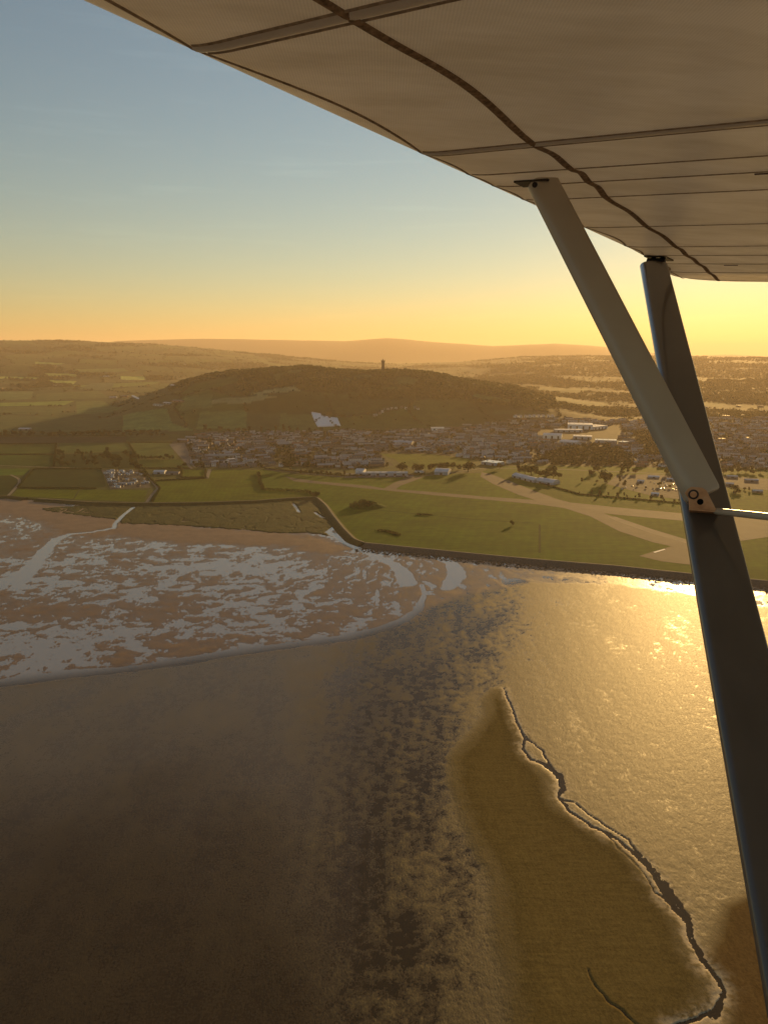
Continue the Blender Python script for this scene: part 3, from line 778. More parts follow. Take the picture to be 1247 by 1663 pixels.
def trees_px(lst, label, group, s=1.0, kind=None):
    global TREE_COUNT
    for i, q in enumerate(lst):
        x, y = gp(q[0], q[1], ZL); tree(x, y, 1.4 * s * (q[2] if len(q) > 2 else random.uniform(.8, 1.2)), label, group, kind); TREE_COUNT += 1
# single trees that can be told apart
for q, lb, k in (((471, 763, 1.75), 'broad dark tree at the left end of the tree line between town and airfield', 1), ((498, 763, 1.4), 'round tree right beside the broad dark tree below the town', 0),
              ((652, 766, 1.5), 'full round tree behind the right end of the long low airfield building', 1), ((680, 767, 1.5), 'dark round tree between the long low building and the pale hangar', 1),
              ((760, 766, 1.6), 'large dark tree on its own right of the pale hangar', 1), ((811, 762, 1.1), 'small round tree above the start of the diagonal runway', 0),
              ((831, 853, .55), 'tiny lone tree on the airfield grass by the sea wall', 3), ((985, 784, 1.7), 'dark spreading tree in the scrub left of the works yard', 1), ((515, 808, 1.0), 'dark bush-like tree at the corner of the embankment', 3)):
    trees_px([q], lb, None, 1, k)
trees_px([(701, 764, 1.3), (712, 763, 1.1), (723, 764, 1.3), (735, 763, 1.1), (745, 763, .9)], 'dark tree in the clump just behind the pale hangar', 'trees behind the pale hangar')
trees_px([(842, 769, 1.1), (852, 770, 1.3), (862, 772, 1.4), (874, 774, 1.3), (886, 776, 1.4), (898, 777, 1.3), (907, 777, 1.0), (868, 768, 1.2), (890, 770, 1.2)], 'dark tree in the grove behind the two barrel-roofed hangars', 'grove behind the hangars')
trees_px([(490 + i * 8 + random.uniform(-3, 3), 770 + .4 * i + random.uniform(-2, 2), random.uniform(.4, .75)) for i in range(12)], 'small bushy tree in the line below the town left of the airfield building', 'bushy trees below the town')
trees_px([(950 + i * 17 + random.uniform(-6, 6), 779 + 1.6 * i + random.uniform(-5, 5), random.uniform(.3, .8)) for i in range(9)], 'small scrubby tree in the rough grass beyond the runway', 'scrubby trees beyond the runway')
trees_px([(945 + i * 10.5 + random.uniform(-6, 6), 802 + .92 * i + random.uniform(-2, 1), random.uniform(.2, .55)) for i in range(20)], 'slim tree in the row whose long shadows fall across the airfield', 'row of slim trees beyond the runway', 1, 2)
trees_px([(random.uniform(90, 224), random.uniform(736, 758), random.uniform(.5, .95)) for i in range(60)], 'dark scrub tree in the thicket above the shed plots', 'thicket trees above the shed plots')
trees_px([(random.uniform(1170, 1240), random.uniform(795, 806), random.uniform(.4, .9)) for i in range(5)] + [(1150 + 12 * i, 768 + random.uniform(-2, 2), .8) for i in range(8)], 'tree along the far field edge right of the aircraft strut', 'trees right of the strut')
trees_px([(random.uniform(960, 1120), random.uniform(764, 772), random.uniform(.6, 1.0)) for i in range(12)], 'tree in the belt between the town and the works yard', 'tree belt above the works yard')
trees_px([(226 + 5 * i, 746 + random.uniform(-1, 1), random.uniform(.5, .9)) for i in range(12)], 'tree in the row on the small green field left of the town', 'trees left of the town')
trees_px([(190, 760, .8), (218, 757, .9), (226, 764, 1), (230, 770, .8), (236, 776, .6), (300, 758, .8), (292, 762, .7), (320, 760, .8), (330, 761, .7)], 'tree beside the lane near the shed plots', 'trees beside the lane')
trees_px([(-10 + i * 11 + random.uniform(-3, 3), 708 + random.uniform(-1.5, 1.5), random.uniform(.7, 1.2)) for i in range(26)], 'tree in the dark belt behind the ploughed strip', 'tree belt behind the ploughed strip')
trees_px([(330 + i * 13 + random.uniform(-4, 4), 701 + random.uniform(-1.5, 1.5), random.uniform(.7, 1.2)) for i in range(20)], 'tree in the belt between the town roofs and the fields above', 'tree belt above the town')

# bushy knoll on the airfield
kx, ky = gp(597, 823, ZL)
def knoll():
    r_ = empty('knoll', (kx, ky, ZL), 'bush-covered mound standing alone on the airfield grass', 'mound')
    u = np.linspace(-1, 1, 41); X, Y = np.meshgrid(u, u); x = X.ravel() * 34; y = Y.ravel() * 26
    d = np.hypot(X.ravel(), Y.ravel() * 1.05); z = 7.5 * (1 - sstep(.15, 1, d)) * (1 + .4 * fbm(x / 9, y / 9, 3, 401)) - .3
    link('earth', np_mesh('earth', np.stack([x, y, z], 1), grid_quads(41, 41)), [M_MID], r_)
    rs = np.random.RandomState(9); V = []; Q = []
    for k in range(70):
        a = rs.rand() * 6.28; q = rs.rand() ** .6 * .75; bx, by = math.cos(a) * q * 32 - 4, math.sin(a) * q * 22
        h0 = 7.5 * (1 - float(sstep(.15, 1, np.array(q)))); rad = (1.0 + 1.8 * rs.rand()) * (1.35 if bx < -3 else .75)
        for j in range(40):
            dd = rs.randn(3); dd /= np.linalg.norm(dd); p = np.array([bx, by, h0 + rad * .6]) + dd * rad; t = np.cross(dd, rs.randn(3)); t /= np.linalg.norm(t); b = np.cross(t, dd); s = .55
            i = len(V); V += [p - t * s, p - b * s, p + t * s, p + b * s]; Q.append((i, i + 1, i + 2, i + 3))
    link('bushes', np_mesh('bushes', np.array(V), np.array(Q), None, False), [M_SCRUB], r_)
knoll()

def hedge(name, px, h, wd, label, group=None, n=3.0, seed=0, mat=None, world=False):
    P = resample(np.asarray(px) if world else gps(px, ZL), 1.0 / n * 3); rs = np.random.RandomState(seed + 40); V = []; Q = []
    for (x, y) in P:
        for j in range(9):
            p = np.array([x + rs.randn() * wd * .4, y + rs.randn() * wd * .4, ZL + h * rs.rand()]); d = rs.randn(3); t = np.cross(d, rs.randn(3)); t /= np.linalg.norm(t); b = np.cross(t, d); b /= np.linalg.norm(b); s = .5 + .5 * rs.rand()
            i = len(V); V += [p - t * s, p - b * s, p + t * s, p + b * s]; Q.append((i, i + 1, i + 2, i + 3))
    o = link(name, np_mesh(name, np.array(V), np.array(Q), None, False), [mat or M_SCRUB]); return tag(o, label, 'hedge', group)
hedge('hedge', [(420, 769), (423, 784), (428, 796), (460, 797), (500, 799), (512, 806)], 4, 4, 'tall L-shaped hedge at the corner of the golden meadow')
hedge('hedge', [(615, 862), (628, 863), (640, 866), (646, 870)], 1.6, 7, 'small dark patch of gorse on the grass nearest the sea wall bend')
hedge('hedge', [(678, 836), (690, 836), (699, 837)], 2.0, 5, 'short dark gorse strip in the middle of the airfield grass')
HG = 'hedges between the coastal fields'
for k, pts in enumerate([[(57, 761.5), (165, 761.5)], [(-100, 722.5), (92, 720.5)], [(-100, 738.5), (90, 738)], [(92, 720), (88, 758)], [(56, 762), (30, 791)], [(30, 792.5), (157, 793.5)], [(226, 760.5), (310, 761)], [(205, 719), (280, 718.5)],
                         [(253, 781), (338, 777)], [(334, 762.5), (334, 775.5), (295, 775.5), (295, 762.5)], [(235, 763), (246, 779), (260, 793), (248, 815)], [(209, 719), (225, 745)], [(-100, 709), (206, 708)]]):
    hedge('hedge', pts, 2.0, 2.0, 'low dark hedge dividing the coastal fields left of the town', HG, seed=k)
hedge('hedge', [(880, 786), (930, 800), (940, 803), (1110, 818)], 1.8, 2.0, 'low hedge along the far side of the runway')
hedge('hedge', [(430, 761.5), (560, 773), (690, 771)], 2.4, 2.5, 'hedge along the lane between town and airfield')

# far hedgerow trees and woodland, one mass
def blobs(name, C, S, quads, mat, label, cat, seed):
    rs = np.random.RandomState(seed); n = len(C)
    d = rs.randn(n, quads, 3); d /= np.linalg.norm(d, axis=2, keepdims=True)
    p = C[:, None] + d * (S[:, None] * np.array([1, 1, .85]))[:, None, :] * (.6 + .4 * rs.rand(n, quads, 1)); p[..., 2] += S[:, None] * .7
    t = np.cross(d, rs.randn(n, quads, 3)); t /= np.linalg.norm(t, axis=2, keepdims=True); b = np.cross(t, d); s = S[:, None, None] * .42 * (.7 + .6 * rs.rand(n, quads, 1))
    V = np.stack([p - t * s, p - b * s, p + t * s, p + b * s], 2).reshape(-1, 3)
    o = link(name, np_mesh(name, V, np.arange(n * quads * 4).reshape(-1, 4), None, False), [mat]); return tag(o, label, cat, kind='stuff')
def in_view(x, y, pad=2.5):
    return np.abs(np.degrees(np.arctan2(x, y))) < 29 + pad
n = 260000
rr = np.sqrt(RNG.rand(n)) * 9300; rr = 2350 + (9400 - 2350) * RNG.rand(n) ** 1.15; aa = np.radians(RNG.uniform(-31, 31, n))
X = rr * np.sin(aa); Y = rr * np.cos(aa)
wm = wood_mask(X, Y); fx, fy = fieldxy(X, Y); cid, edge = voronoi(fx, fy, 250., 5)
free = np.ones(n, bool)
for P, c in LAND_TONES: free &= ~inside(X, Y, P)
dens = np.where(wm > .5, .55 * sstep(-.38, -.12, fbm(X / 150, Y / 110, 3, 64)), np.where((edge < 9) & (RNG.rand(n) < .8), .9, .004)) * free
dens = np.where(rr > 5500, dens * .6, dens)
keep = RNG.rand(n) < dens
X, Y = X[keep], Y[keep]; Zt = terrain(X, Y); S = RNG.uniform(2.6, 7.0, len(X)) * (1 + .45 * fbm(X / 130, Y / 130, 3, 61)) * np.where(wm[keep] > .5, 1.15, .85) * np.where(rr[keep] > 5000, 1.3, 1)
M_FAR = leaf_mat('far_leaves', (.026, .036, .010), .75, .22, True)
blobs('woodland', np.stack([X, Y, Zt - 1], 1), S, 12, M_FAR, 'dark woods and hedgerow trees over the hill and far fields', 'woodland', 3)
print('blobs', len(X))

# ------------------------------------------------------------------ buildings
WALLS = [simple('render_white', (.62, .61, .58), .1, 1, .85, world=False), simple('render_cream', (.32, .29, .24), .12, 1, .85, world=False), simple('brick', (.26, .16, .11), .2, 2, .9, world=False), simple('pebbledash', (.22, .20, .18), .12, 2, .9, world=False)]
ROOFS = [simple('slate', (.09, .09, .09), .3, .6, .5, .5, rnd=.2, world=False), simple('tile_brown', (.11, .08, .06), .2, .6, .7, .4, rnd=.2, world=False), simple('tile_grey', (.30, .29, .28), .15, .6, .38, .6, rnd=.2, world=False), simple('tile_red', (.30, .13, .07), .2, .6, .75, .3, rnd=.1, world=False)]
M_WIN = simple('window_glass', (.03, .035, .04), .2, 1, .15, .6, world=False)
M_METAL = simple('metal_roof_pale', (.50, .50, .50), .12, .1, .45, .5, world=False)
M_METALB = simple('metal_cladding_blue', (.30, .34, .38), .12, .1, .5, .5, world=False)
M_WHITE = simple('white_cladding', (.72, .72, .70), .06, .1, .5, .5, world=False)
M_GLOSS = simple('glossy_roof', (.6, .58, .55), .1, .3, .18, .7, metal=.4, world=False)

def house_mesh(L, D, H, rise, wall, roof, name='house', chim=1, hip=0.0, semis=1):
    m = MB(); l, d = L / 2, D / 2
    m.box(-l, l, -d, d, -.3, H, 0)
    e = .35
    m.add([(-l, -d, H), (l, -d, H), (l, d, H), (-l, d, H), (-l + hip, 0, H + rise), (l - hip, 0, H + rise)], [(0, 4, 3), (1, 2, 5)], 0 if hip == 0 else 1)
    m.add([(-l - e, -d - e, H - .2), (l + e, -d - e, H - .2), (l + e - hip, 0, H + rise + .08), (-l - e + hip, 0, H + rise + .08), (l + e, d + e, H - .2), (-l - e, d + e, H - .2)], [(0, 1, 2, 3), (4, 5, 3, 2)], 1)
    for k in range(chim):
        cx = -l + .8 + (2 * l - 1.6) * (k / max(1, chim - 1)) if chim > 1 else l - .8
        m.box(cx - .45, cx + .45, -.4, .4, H, H + rise + 1.1, 0)
    nw = max(2, int(L / 4)); ww = L / nw
    for k in range(nw):
        cx = -l + ww * (k + .5)
        for sy in (-1, 1):
            for zz in ([1.0] + ([3.6] if H > 4.5 else [])):
                y0 = sy * d
                m.box(cx - .6, cx + .6, min(y0, y0 + sy * .05), max(y0, y0 + sy * .05), zz, zz + 1.2, 2)
    return m.build(name, [WALLS[wall], ROOFS[roof], M_WIN], data_only=True)
HOUSES = []
for wl in range(4):
    for rf in range(4):
        HOUSES.append((house_mesh(9.5, 8, 5.0, 2.6, wl, rf, chim=1), 0)); HOUSES.append((house_mesh(15, 8, 5.0, 2.6, wl, rf, chim=2), 1)); HOUSES.append((house_mesh(30, 8, 5.2, 2.6, wl, rf, chim=6), 2)); HOUSES.append((house_mesh(12, 9, 2.7, 2.3, wl, rf, chim=1, hip=2.5), 3))
PARKS = [gps(p, ZL) for p in ([(440, 722), (470, 725), (478, 750), (452, 757), (446, 738)], [(612, 735), (705, 736), (775, 746), (775, 765), (640, 765)], [(275, 719), (303, 718), (320, 765), (296, 750)],
                              [(905, 728), (985, 722), (1030, 742), (1025, 760), (900, 755), (870, 745)], [(870, 697), (1010, 690), (1010, 722), (875, 716)], [(1030, 700), (1110, 700), (1110, 745), (1040, 740)])]
lo, hi = TOWN.min(0), TOWN.max(0)
spots = []
rs = np.random.RandomState(23)
for row in np.arange(lo[1], hi[1], 29.):
    x = lo[0] + rs.rand() * 20
    while x < hi[0]:
        cell = (math.floor(x / 190.), math.floor(row / 150.)); h_ = random.Random(cell[0] * 131 + cell[1] * 977); ang = h_.choice([0, .1, .2, -.2, .35, -.4, .6]); style = h_.random(); dens = h_.uniform(.6, .93)
        kind = rs.choice([0, 1, 2, 3], p=[.2, .38, .30, .12] if style < .6 else [.25, .4, .15, .20])
        L = [9.5, 15, 30, 12][kind]
        px_, py_ = x + L / 2, row + rs.randn() * 3.5
        if ang:
            cx, cy = (cell[0] + .5) * 190., (cell[1] + .5) * 150.; dx, dy = px_ - cx, py_ - cy
            px_, py_ = cx + dx * math.cos(ang) - dy * math.sin(ang), cy + dx * math.sin(ang) + dy * math.cos(ang)
        if rs.rand() < dens: spots.append((px_, py_, ang + rs.randn() * .03, kind, style))
        x += L + rs.uniform(2.5, 9)
spots = [s for s in spots if inside(np.array([s[0]]), np.array([s[1]]), TOWN)[0] and not any(inside(np.array([s[0]]), np.array([s[1]]), P)[0] for P in PARKS)]
# drop the ones that would run into another
keep = []; grid = {}
for s in sorted(spots, key=lambda s: math.hypot(s[0], s[1])):
    L = [9.5, 15, 30, 12][s[3]]; c, n_ = math.cos(s[2]), math.sin(s[2])
    pts = [(s[0] + c * k, s[1] + n_ * k) for k in np.arange(-L / 2 + 4, L / 2 - 3.9, 5.5)] or [(s[0], s[1])]
    bad = False
    for p in pts:
        g = (int(p[0] // 12), int(p[1] // 12))
        for a_ in (-1, 0, 1):
            for b_ in (-1, 0, 1):
                if any((p[0] - q[0]) ** 2 + (p[1] - q[1]) ** 2 < 9.6 ** 2 for q in grid.get((g[0] + a_, g[1] + b_), ())): bad = True
    if bad: continue
    for p in pts: grid.setdefault((int(p[0] // 12), int(p[1] // 12)), []).append(p)
    keep.append(s)
print('houses', len(keep))
def pick(kind, style, r_):
    left = style
    wl = r_.choices([0, 1, 2, 3], [.25, .2, .3, .25])[0]; rf = r_.choices([0, 1, 2, 3], [.4, .22, .34, .04])[0]
    return HOUSES[(wl * 4 + rf) * 4 + kind][0]
R_ = random.Random(5); NIND = 270; rest_V, rest_F, rest_M = [], [], []
rest_mats = WALLS + ROOFS + [M_WIN]; mid_ = {m.name: i for i, m in enumerate(rest_mats)}
vo = 0; rV = []; rQ = []; rT = []; mq = []; mt_ = []
for i, (x, y, an, kind, st) in enumerate(keep):
    me = pick(kind, st, R_); z = float(terrain(x, y))
    if i < NIND:
        o = bpy.data.objects.new('house', me); COL.objects.link(o); o.location = (x, y, z); o.rotation_euler.z = an
        side = 'left' if x < -120 else ('middle' if x < 330 else 'right')
        kd = ['detached house', 'pair of joined houses', 'terrace row of houses', 'bungalow'][kind]
        where = {'left': 'in the near streets of the town left of the tower', 'middle': 'in the near streets of the town behind the airfield buildings', 'right': 'in the near streets of the town towards the aircraft strut'}[side]
        tag(o, f'{kd} {where}', 'house', f'near town {kd} {side}')
    else:
        V = np.array([v.co for v in me.vertices]) if me.name not in mid_ else None
        c, s_ = math.cos(an), math.sin(an)
        W = np.stack([V[:, 0] * c - V[:, 1] * s_ + x, V[:, 0] * s_ + V[:, 1] * c + y, V[:, 2] + z], 1)
        mm = [mid_[q.name] for q in me.materials]
        for p in me.polygons:
            ids = [vo + k for k in p.vertices]
            if len(ids) == 4: rQ.append(ids); mq.append(mm[p.material_index])
            else: rT.append(ids); mt_.append(mm[p.material_index])
        rV.append(W); vo += len(W)
o = link('town_houses', np_mesh('town_houses', np.concatenate(rV), np.array(rQ), np.array(rT), False, mq + mt_), rest_mats)
tag(o, 'far mass of small roofs and pale walls filling the town below the hill', 'houses', kind='stuff')
# town greenery
tp = []; n = 16000
X = rs.uniform(lo[0], hi[0], n); Y = rs.uniform(lo[1], hi[1], n); m = inside(X, Y, TOWN); X, Y = X[m], Y[m]
pk = np.zeros(len(X), bool)
for P in (PARKS[0], PARKS[3], PARKS[5]): pk |= inside(X, Y, P)
nopk = inside(X, Y, PARKS[1]) | inside(X, Y, PARKS[2]) | inside(X, Y, PARKS[4])
ok = (pk | (rs.rand(len(X)) < .75)) & ~nopk
C = []
for x, y in zip(X[ok], Y[ok]):
    g = (int(x // 12), int(y // 12))
    if not any((x - q[0]) ** 2 + (y - q[1]) ** 2 < 6.0 ** 2 for a_ in (-1, 0, 1) for b_ in (-1, 0, 1) for q in grid.get((g[0] + a_, g[1] + b_), ())): C.append((x, y))
C = np.array(C); blobs('town_trees', np.stack([C[:, 0], C[:, 1], terrain(C[:, 0], C[:, 1])], 1), np.where(inside(C[:, 0], C[:, 1], PARKS[3]) | inside(C[:, 0], C[:, 1], PARKS[5]), rs.uniform(3.2, 6.5, len(C)), rs.uniform(1.8, 4.8, len(C))), 16, M_FAR, 'mass of garden and street trees between the houses of the town', 'town trees', 8)
print('town trees', len(C))
n = NT('town_ground'); f = n.noise(n.pos(), .05, 5)
tg = n.set(n.ramp(f, [(.35, (.014, .022, .008)), (.5, (.024, .028, .018)), (.65, (.05, .048, .044))]), .95, .1)
sheet('town_ground', TOWN, tg, ZL + .02, world=True)

def building(name, label, cat, p0, p1, depth, h, wallm, roofm, style='flat', rise=2.0, group=None, onhill=False):
    """a building whose front foot runs between two photo points; style flat, gable or barrel"""
    a_ = hit(*p0) if onhill else np.array(gp(*p0, ZL) + (ZL,)); b_ = hit(*p1) if onhill else np.array(gp(*p1, ZL) + (ZL,))
    d = b_[:2] - a_[:2]; L = float(np.hypot(*d)); an = math.atan2(d[1], d[0])
    c = (a_[:2] + b_[:2]) / 2 + np.array([-math.sin(an), math.cos(an)]) * depth / 2
    z = float(terrain(*c)) if onhill else ZL
    r_ = empty(name, (c[0], c[1], z), label, cat, group); r_.rotation_euler.z = an
    l, q = L / 2, depth / 2
    wmb = MB(); rmb = MB()
    wmb.box(-l, l, -q, q, -1.0, h)
    if style == 'flat':
        rmb.box(-l - .3, l + .3, -q - .3, q + .3, h + .004, h + .55); 
        for k in range(max(1, int(L / 14))): rmb.box(-l + 5 + 14 * k, -l + 7.5 + 14 * k, -1.2, 1.2, h + .55, h + 1.5)
    else:
        n_ = 10 if style == 'barrel' else 2
        ring = [(-q - .3 + (2 * q + .6) * k / n_, h - .1 + (rise * math.sin(math.pi * k / n_) if style == 'barrel' else rise * (1 - abs(2 * k / n_ - 1)))) for k in range(n_ + 1)]
        pts = ring + [(ring[-1][0], h - .35), (ring[0][0], h - .35)]
        rmb.loft([[(-l - .3, y_, z_) for y_, z_ in pts], [(l + .3, y_, z_) for y_, z_ in pts]])
    link('wall', None) if False else wmb.build('wall', [wallm], r_)
    rmb.build('roof', [roofm], r_)
    nd = max(1, int(L / 16))
    for k in range(nd):
        dmb = MB()
        cx = -l + L * (k + .5) / nd; dw = min(5, L / nd * .35); dmb.box(cx - dw / 2, cx + dw / 2, -q - .06, -q + .0, 0, h * .7); dmb.build('door', [M_WIN], r_)
    return r_
B = building
B('clubhouse', 'long low blue-grey building at the near edge of the town beside the airfield', 'building', (579, 772.5), (662, 772.5), 16, 5.5, M_METALB, M_METALB)
B('annexe', 'taller pale block at the left end of the long low airfield building', 'building', (577, 771), (590, 771.5), 22, 9, M_WHITE, M_METAL, 'gable', 2.5)
B('hangar', 'pale gabled hangar in front of the tree clump at the airfield edge', 'hangar', (705, 771), (727, 772), 34, 6.5, M_METALB, M_METAL, 'barrel', 4.5)
B('shed', 'small white-roofed shed left of the pale gabled hangar', 'shed', (673, 767), (686, 768), 9, 3, M_WHITE, M_GLOSS, 'gable', 1.2)
B('hangar', 'longer barrel-roofed hangar left of its twin by the diagonal runway', 'hangar', (831, 775), (866, 784), 18, 4.5, M_METALB, M_METAL, 'barrel', 4.0)
B('hangar', 'shorter barrel-roofed hangar at the right, by the diagonal runway', 'hangar', (870, 784), (897, 788), 24, 4.5, M_METALB, M_METAL, 'barrel', 4.5)
B('school', 'wide low building with a pale roof above the start of the diagonal runway', 'building', (781, 754), (806, 757), 30, 6, M_METALB, M_GLOSS)
B('warehouse', 'largest white warehouse at the far edge of the town right of the hill', 'warehouse', (921, 697), (962, 698), 60, 15, M_WHITE, M_METAL)
B('warehouse', 'lower white warehouse wing right of the largest warehouse', 'warehouse', (964, 698), (986, 696), 50, 9, M_WHITE, M_METAL)
B('warehouse', 'long flat pale shed in front of the largest white warehouse', 'warehouse', (902, 702), (946, 702), 30, 7, M_METALB, M_METAL)
B('factory', 'stepped white factory left of the largest warehouse', 'factory', (881, 712), (911, 713), 40, 11, M_WHITE, M_METAL, 'gable', 3)
B('factory', 'grey sided factory below the stepped white factory', 'factory', (907, 722), (936, 724), 40, 9, M_METALB, M_METAL, 'gable', 3)
B('warehouse', 'flat dark-fronted warehouse below the largest white warehouse', 'warehouse', (930, 713), (960, 714), 34, 8, M_METALB, M_METAL)
B('warehouse', 'long thin pale-roofed warehouse left of the front strut', 'warehouse', (966, 719), (1001, 720), 30, 7, M_METALB, M_GLOSS)
B('warehouse', 'short pale-roofed warehouse right of the long thin one', 'warehouse', (1003, 721), (1014, 722), 26, 6, M_METALB, M_GLOSS)
B('office_block', 'broad pale block on the far edge of the town below the tower', 'building', (700, 700), (721, 700), 22, 10, M_WHITE, M_METAL)
B('hall', 'long green-roofed hall among the town houses above the park', 'hall', (638, 722), (668, 723), 30, 7, WALLS[1], M_METALB, 'gable', 3)
B('long_block', 'long low terrace block with pale roof at the left of the town', 'building', (333, 745), (390, 743), 14, 6, WALLS[1], ROOFS[2], 'gable', 3)
B('store', 'white store with flat roof near the left end of the town', 'store', (350, 753), (372, 752), 16, 5, M_WHITE, M_METAL)
B('store', 'pale grey store right of the white store at the left end of town', 'store', (374, 751), (386, 750), 18, 6, M_METALB, M_METAL)
B('barn', 'grey barn beside the lane right of the shed plots', 'barn', (249, 770), (267, 770), 18, 5, M_METALB, M_METAL, 'gable', 2)
B('barn', 'long dark cattle shed right of the grey barn beside the lane', 'barn', (269, 771), (290, 771), 14, 4, WALLS[3], ROOFS[0], 'gable', 2)
B('barn', 'pale-roofed barn alone in the dark field at the left edge', 'barn', (30, 699), (48, 699), 20, 5, WALLS[3], M_METAL, 'gable', 2.5)
for k, (x0, x1, y) in enumerate([(1052, 1078, 776), (1082, 1100, 780), (1057, 1075, 804), (1034, 1050, 783), (1108, 1128, 788)]):
    B('works_shed', ['long sunlit shed at the back of the works yard', 'second sunlit shed at the back of the works yard near the strut', 'bright white shed at the front of the works yard', 'grey shed at the left of the works yard', 'low shed of the works yard close to the strut'][k], 'shed', (x0, y), (x0 + (x1 - x0) * .7, y + .7), 10, 3, M_METALB, M_GLOSS if k in (0, 2) else M_METAL, 'gable', 1.2)
for k, (x0, x1, y) in enumerate([(1180, 1205, 776), (1210, 1240, 782), (1222, 1245, 800), (1178, 1196, 788)]):
    B('works_shed', ['pale shed right of the strut at the field edge', 'grey shed near the right edge of the picture', 'long pale shed low at the right edge of the picture', 'small pale shed just right of the strut bracket'][k], 'shed', (x0, y), (x0 + (x1 - x0) * .7, y + .7), 11, 3.5, WALLS[3], M_METAL, 'gable', 1.2)
for k in range(9):
    x0 = 836 + k * 7.4
    B('villa', 'white gabled house in the row along the foot of the hill', 'house', (x0, 679 - .1 * k), (x0 + 4.2, 679 - .1 * k), 9, 6, M_WHITE, ROOFS[2], 'gable', 3.5, 'white houses along the hill foot', True)
for k, (x0, y) in enumerate([(609, 676), (615, 674), (619, 671), (622, 668), (628, 667), (634, 666), (641, 665), (650, 664), (657, 665), (672, 665), (677, 667), (606, 678)]):
    B('villa', 'small pale house tucked in the trees of the slope below the tower', 'house', (x0, y), (x0 + 4, y), 9, 5, WALLS[k % 2], ROOFS[k % 3], 'gable', 3, 'houses on the slope below the tower', True)
for k, (x0, x1, y) in enumerate([(86, 105, 627), (178, 190, 647), (196, 208, 645), (214, 226, 648), (249, 262, 661), (265, 276, 658), (280, 296, 655), (276, 282, 629), (168, 178, 612), (298, 303, 593), (0, 4, 632)]):
    B('farmstead', 'pale farm building among trees in the fields left of the hill', 'farm building', (x0, y), (x1, y), 14, 5, WALLS[k % 4], M_METAL if k % 2 else ROOFS[0], 'gable', 2.5, 'farm buildings left of the hill', True)
for k in range(12):
    x0 = 1135 + rs.rand() * 115; y = 660 + rs.rand() * 60
    B('works_unit', 'pale commercial building in the hazy town right of the strut', 'building', (x0, y), (x0 + 4 + rs.rand() * 6, y), 13, 5, WALLS[3] if k % 2 else M_METALB, ROOFS[1] if k % 3 else WALLS[3], 'flat', 2, 'commercial buildings right of the strut', True)

# polytunnels on the slope
tl, tr = hit(507, 673.5), hit(548, 680); bl, br = hit(517, 694), hit(553, 692)
for k in range(11):
    u = (k + .5) / 11; a_ = tl * (1 - u) + tr * u; b_ = bl * (1 - u) + br * u
    if k < 4: a_ = a_ + (tl - bl) * .12
    d = b_[:2] - a_[:2]; L = np.hypot(*d); an = math.atan2(d[1], d[0]); W = 5.2
    m = MB(); rings = []
    for q in range(9):
        p = a_[:2] + d * q / 8; zz = float(terrain(*p)); nx, ny = -math.sin(an), math.cos(an)
        rings.append([(p[0] + nx * W * math.cos(t), p[1] + ny * W * math.cos(t), zz - .3 + 3.2 * math.sin(t)) for t in np.linspace(0, math.pi, 9)])
    m.loft(rings); tag(m.build('polytunnel', [M_WHITE], None, True), 'long white polytunnel in the bright block on the hill foot above town', 'polytunnel', 'white polytunnels')

# shed plots by the shore fields
R2 = random.Random(3); plot = gps([(166, 764), (230, 764), (245, 791), (181, 794)], ZL)
hutm = []
for wm_, rm_ in ((M_WHITE, M_METAL), (WALLS[1], ROOFS[0]), (M_METALB, M_METAL), (WALLS[3], ROOFS[1]), (M_WHITE, M_GLOSS)):
    m = MB(); m.box(-3, 3, -1.5, 1.5, 0, 2.3); m.add([(-3.2, -1.8, 2.2), (3.2, -1.8, 2.2), (3.2, 0, 3.1), (-3.2, 0, 3.1), (3.2, 1.8, 2.2), (-3.2, 1.8, 2.2)], [(0, 1, 2, 3), (4, 5, 3, 2)], 1)
    m.add([(-3, -1.5, 2.3), (-3, 1.5, 2.3), (-3, 0, 3.02)], [(0, 2, 1)], 0); m.add([(3, -1.5, 2.3), (3, 1.5, 2.3), (3, 0, 3.02)], [(0, 1, 2)], 0); m.box(-2.2, -1.3, -1.54, -1.5, 0, 1.9, 2); m.box(0, 1.6, -1.54, -1.5, 1, 1.8, 2)
    hutm.append(m.build('allotment_shed', [wm_, rm_, M_WIN], data_only=True))
for i in range(9):
    for j in range(8):
        if R2.random() < .25: continue
        u, v = (i + .5 + R2.uniform(-.2, .2)) / 9, (j + .5 + R2.uniform(-.2, .2)) / 8
        p = (plot[0] * (1 - u) + plot[1] * u) * (1 - v) + (plot[3] * (1 - u) + plot[2] * u) * v
        o = bpy.data.objects.new('allotment_shed', R2.choice(hutm)); COL.objects.link(o); o.location = (p[0], p[1], ZL + .2); o.rotation_euler.z = R2.choice([0, .1, 1.57, .3]); k = R2.uniform(.7, 1.5); o.scale = (k, k, k * .9)
        tag(o, 'small shed or caravan on the crowded plots between the shore fields', 'shed', 'sheds on the plots')

